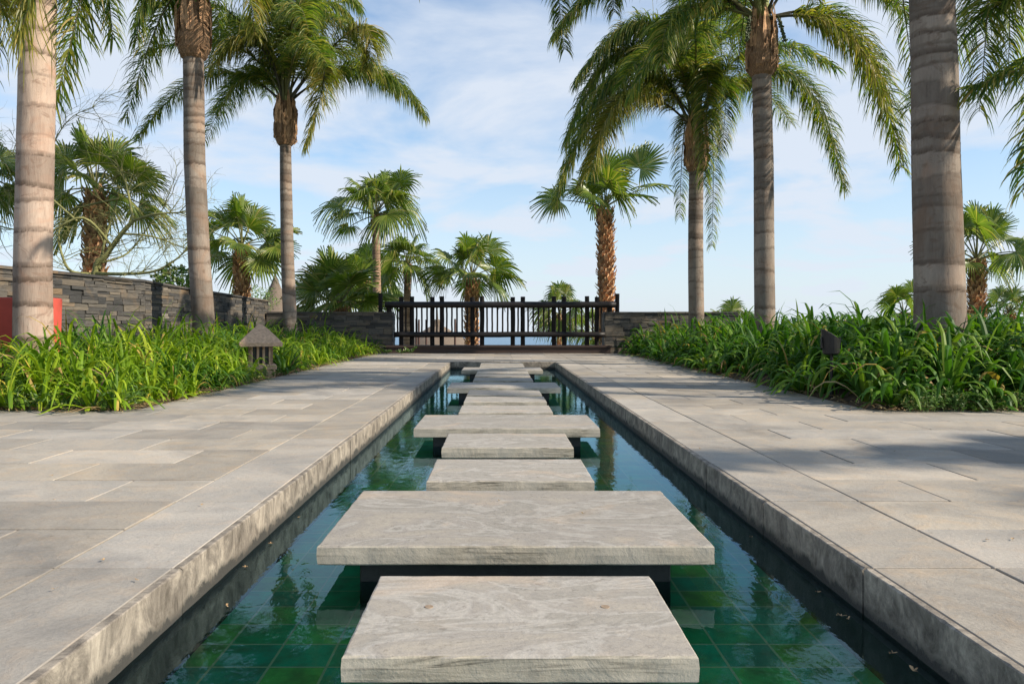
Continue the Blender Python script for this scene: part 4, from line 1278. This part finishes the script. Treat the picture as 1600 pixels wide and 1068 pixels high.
def bed(name, label, sgn, edge, x_out, y0, y1, seed, ln, wd, mats, hmax, avoid=(), nl=20):
    r = random.Random(seed); mb = MB(); y = y0+.12
    while y < y1:
        far = min(1, (y-y0)/8)
        st = .27+.08*far
        x = abs(edge)+.13
        while x < x_out:
            xx = sgn*(x+r.uniform(-.1, .1)); yy = y+r.uniform(-.1, .1)
            ok = all((xx-ax_)**2+(yy-ay)**2 > ar*ar for (ax_, ay, ar) in avoid)
            if ok:
                e = min(abs(xx)-abs(edge), yy-y0)
                hgt = ln*(.62 if e < .3 else .8 if e < .7 else 1.0)*r.uniform(.85, 1.12)
                if sgn < 0 and xx < -4.2 and yy < 9.4: hgt *= .72
                big = noise.noise(Vector((xx*.9, yy*.9, seed)))
                hgt *= 1+.22*big
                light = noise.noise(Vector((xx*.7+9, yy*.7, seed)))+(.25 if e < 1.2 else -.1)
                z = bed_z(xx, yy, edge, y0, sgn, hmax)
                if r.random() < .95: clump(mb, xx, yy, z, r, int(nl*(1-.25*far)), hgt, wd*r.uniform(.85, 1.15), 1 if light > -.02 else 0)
            x += st
        y += st
    o = mb.build(name, mats); tag(o, label, 'plants', kind='stuff')
trunksL = [(P(53, 0, 8.5).x, 8.5, .26), (P(322, 0, 12.5).x, 12.5, .24), (P(455, 0, 16.5).x, 16.5, .22), (-5.41, 8.95, .42), (LX, LY, .36), (LX+.12, LY-.3, .25)]
trunksR = [(P(1470, 0, 7.6).x, 7.6, .32), (P(1196, 0, 12.5).x, 12.5, .24), (P(1088, 0, 16.5).x, 16.5, .24), (sp_.x, sp_.y, .15), (sp_.x-.12, sp_.y-.30, .10)]
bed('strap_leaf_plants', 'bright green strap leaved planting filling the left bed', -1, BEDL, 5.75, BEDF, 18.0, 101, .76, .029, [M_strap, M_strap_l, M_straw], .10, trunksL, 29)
bed('strap_leaf_plants', 'deep green broad strap leaved planting filling the right bed', 1, BEDR, 7.4, BEDF, 18.0, 202, .84, .050, [M_strap, M_strap, M_straw], .18, trunksR, 22)

def litter(name, label, areas, seed, mats, n, ln=(.03, .10), kindm=0):
    r = random.Random(seed); mb = MB()
    for (x0, x1, y0, y1, k) in areas:
        for i in range(int(n*k)):
            q = Vector((r.uniform(x0, x1), r.uniform(y0, y1), r.uniform(.004, .03))); an = r.uniform(0, 2*PI)
            v = Vector((math.cos(an), math.sin(an), r.uniform(-.1, .3))).normalized(); l = r.uniform(*ln); w_ = Vector((-v.y, v.x, r.uniform(-.3, .3))).normalized()
            mb.ribbon([q, q+v*l*.5+UP*.006, q+v*l], w_, [.002, r.uniform(.003, .008), 0])
    o = mb.build(name, mats); tag(o, label, 'leaf litter', kind='stuff')
litter('leaf_litter', 'dry straw coloured litter under the edges of both beds', [(BEDL-.1, BEDL+.16, BEDF, 17.5, .10), (BEDR-.18, BEDR+.02, BEDF, 17.5, .12), (-7, BEDL, BEDF-.14, BEDF, .07), (BEDR, 7, BEDF-.14, BEDF, .07), (-7, BEDL+.03, BEDF-.04, BEDF+.5, 1), (BEDL-.45, BEDL+.04, BEDF, 18, 2), (BEDR-.04, BEDR+.5, BEDF, 18, 2), (BEDR, 7.5, BEDF-.03, BEDF+.5, 1)], 5, M_straw, 1600)
def weeds(name, label, areas, seed, hmax=.16):
    r = random.Random(seed); mb = MB()
    for (x0, x1, y0, y1, cnt) in areas:
        for i in range(cnt):
            b0 = Vector((r.uniform(x0, x1), r.uniform(y0, y1), .0)); n_ = noise.noise(b0*2.0)
            hh = hmax*r.uniform(.4, 1)*(1+.6*n_); an = r.uniform(0, 2*PI)
            tip = b0+Vector((math.cos(an)*hh*.6, math.sin(an)*hh*.6, hh))
            mb.tube([b0, b0.lerp(tip, .5)+UP*.01, tip], [.0015, .0012, .0008], 3, cap=False)
            for k in range(11):
                q = b0.lerp(tip, r.uniform(.2, 1)); v = Vector((r.uniform(-1, 1), r.uniform(-1, 1), r.uniform(-.2, .8))).normalized(); l = r.uniform(.018, .045)
                mb.ribbon([q, q+v*l*.5, q+v*l], v.orthogonal().normalized(), [.001, l*.16, 0])
    o = mb.build(name, M_weed); tag(o, label, 'weeds', kind='stuff')
weeds('low_weeds', 'low feathery green weeds spilling from the beds onto the paving edge', [(3.05, 6.3, BEDF-.10, BEDF+.5, 1500), (-4.2, BEDL, BEDF-.02, BEDF+.4, 260), (BEDL-.3, BEDL+.02, 8.0, 10.5, 220)], 8)
# a sprig growing by the step
def sprig(px, d, hgt, label, seed):
    r = random.Random(seed); b0 = P(px, 0, d); b0.z = 0
    t = thing('seedling', label, 'weed', tuple(b0), 'seedlings rooted along the timber step')
    mb = MB()
    for k in range(9):
        tip = b0+Vector((r.uniform(-.14, .14), r.uniform(-.05, .03), r.uniform(.4, 1)*hgt)); mb.tube([b0, b0.lerp(tip, .6)+UP*.01, tip], [.003, .002, .001], 4)
        for j in range(9):
            q = b0.lerp(tip, r.uniform(.3, 1)); v = Vector((r.uniform(-1, 1), r.uniform(-.6, .6), r.uniform(-.1, .8))).normalized(); l = r.uniform(.03, .06)
            mb.ribbon([q, q+v*l*.5, q+v*l], v.orthogonal().normalized(), [.002, l*.25, 0])
    mb.build('leaves', M_weed, t)
sprig(641, 17.9, .17, 'taller leafy seedling against the timber step under the left posts', 1)
sprig(627, 17.9, .10, 'short seedling beside the taller one at the timber step', 2)
sprig(604, 17.85, .10, 'seedling at the left corner of the timber step', 3)

# tall grass stems with seed heads over the right low wall
r = random.Random(15)
c = P(1043, 500, 15.5); t = thing('flower_stalks', 'thin seed stalks rising from the right bed in front of the low wall', 'flower stalks', (c.x, c.y, .1))
mb = MB()
for k in range(3):
    b0 = Vector((c.x+r.uniform(-.3, .3), c.y+r.uniform(-.3, .3), .1)); tip = b0+Vector((r.uniform(-.25, .2), 0, r.uniform(.75, 1.05)))
    mb.tube([b0, b0.lerp(tip, .5)+Vector((.03, 0, 0)), tip], [.005, .004, .003], 5)
    for j in range(14):
        v = Vector((r.uniform(-1, 1), r.uniform(-1, 1), r.uniform(-.3, 1))).normalized(); mb.ribbon([tip-UP*.06*r.random(), tip+v*.015-UP*.06*r.random(), tip+v*.03], v.orthogonal().normalized(), [.001, .003, .001])
mb.build('stalks', M_petiole_d, t)

# ------------------------------------------------------------------ fallen bits
def scrap(px, py, z, label, size, seed, m, cat='fallen petal', group='dry petals fallen by the channel', name='fallen_petal'):
    r = random.Random(seed); d = F*(H-z)/(py-CY); c = Vector(((px-CX)*d/F, d, z))
    mb = MB()
    for k in range(r.randint(4, 6)):
        an = r.uniform(0, 2*PI); v = Vector((math.cos(an), math.sin(an), r.uniform(.02, .35))).normalized(); w_ = Vector((-v.y, v.x, 0)).normalized()
        l = size*r.uniform(.35, 1.1)
        mb.ribbon([c+UP*.001, c+v*l*.4+UP*.002, c+v*l*.8+UP*.003, c+v*l+UP*.001], w_, [.001, l*.16, l*.12, 0])
    o = mb.build(name, m, origin=tuple(c)); tag(o, label, cat, group)
WZ = -.1255
for i, (px, py, lab) in enumerate(((1314, 962, 'largest cluster of dry petals floating by the right channel wall joint'), (1325, 967, 'dry petal touching the largest floating cluster on its right'), (1278, 925, 'dry petal floating against the right wall, above the largest cluster'),
    (1395, 1020, 'pale dry petal floating in the dark band right of the nearest slab'), (1427, 1048, 'dry petal floating lowest at the bottom right'), (1175, 839, 'dry petal floating by the right wall beside the nearest wide slab'),
    (424, 849, 'reddish dry petal on the water by the left wall, upper one'), (383, 886, 'reddish dry petal on the water by the left wall, lower one'), (467, 808, 'small dry petal on the water left of the nearest wide slab'), (354, 946, 'tiny dry petal on the dark reflection by the left wall'))):
    scrap(px, py, WZ+.001, lab, .018 if i in (3, 4, 0) else .013, 300+i, M_petal)
for i, (px, py, lab) in enumerate(((215, 906, 'dry crumb on the left pavers nearest the front left'), (162, 875, 'dry crumb on the left pavers beside the long joint'), (86, 920, 'small crumb on the pavers at the lower left'), (315, 789, 'small crumb on the left pavers near the channel'), (83, 781, 'small crumb at the left side of the pavers'), (81, 743, 'pale crumb on the far left pavers'),
    (1397, 705, 'dark leaf scrap in the frond shadow on the right pavers'), (1417, 712, 'smaller dark leaf scrap right of the other in the frond shadow'), (1094, 701, 'pale petal on the right pavers by the channel'), (1545, 843, 'pale crumb on the right pavers, left of a pair'), (1582, 842, 'pale crumb on the right pavers, right of a pair'))):
    scrap(px, py, .003, lab, .013, 400+i, M_leafdry if i in (6, 7) else M_petal, 'fallen leaf', 'dry scraps lying on the pavers', 'fallen_leaf')
for i, (px, py, lab) in enumerate(((780, 782, 'curled brown petal on the nearest wide slab, back middle'), (911, 802, 'dark curled petal on the nearest wide slab, right of the other'))):
    scrap(px, py, -.002, lab, .011, 500+i, M_leafdry, 'fallen petal', 'curled petals lying on the nearest wide slab')
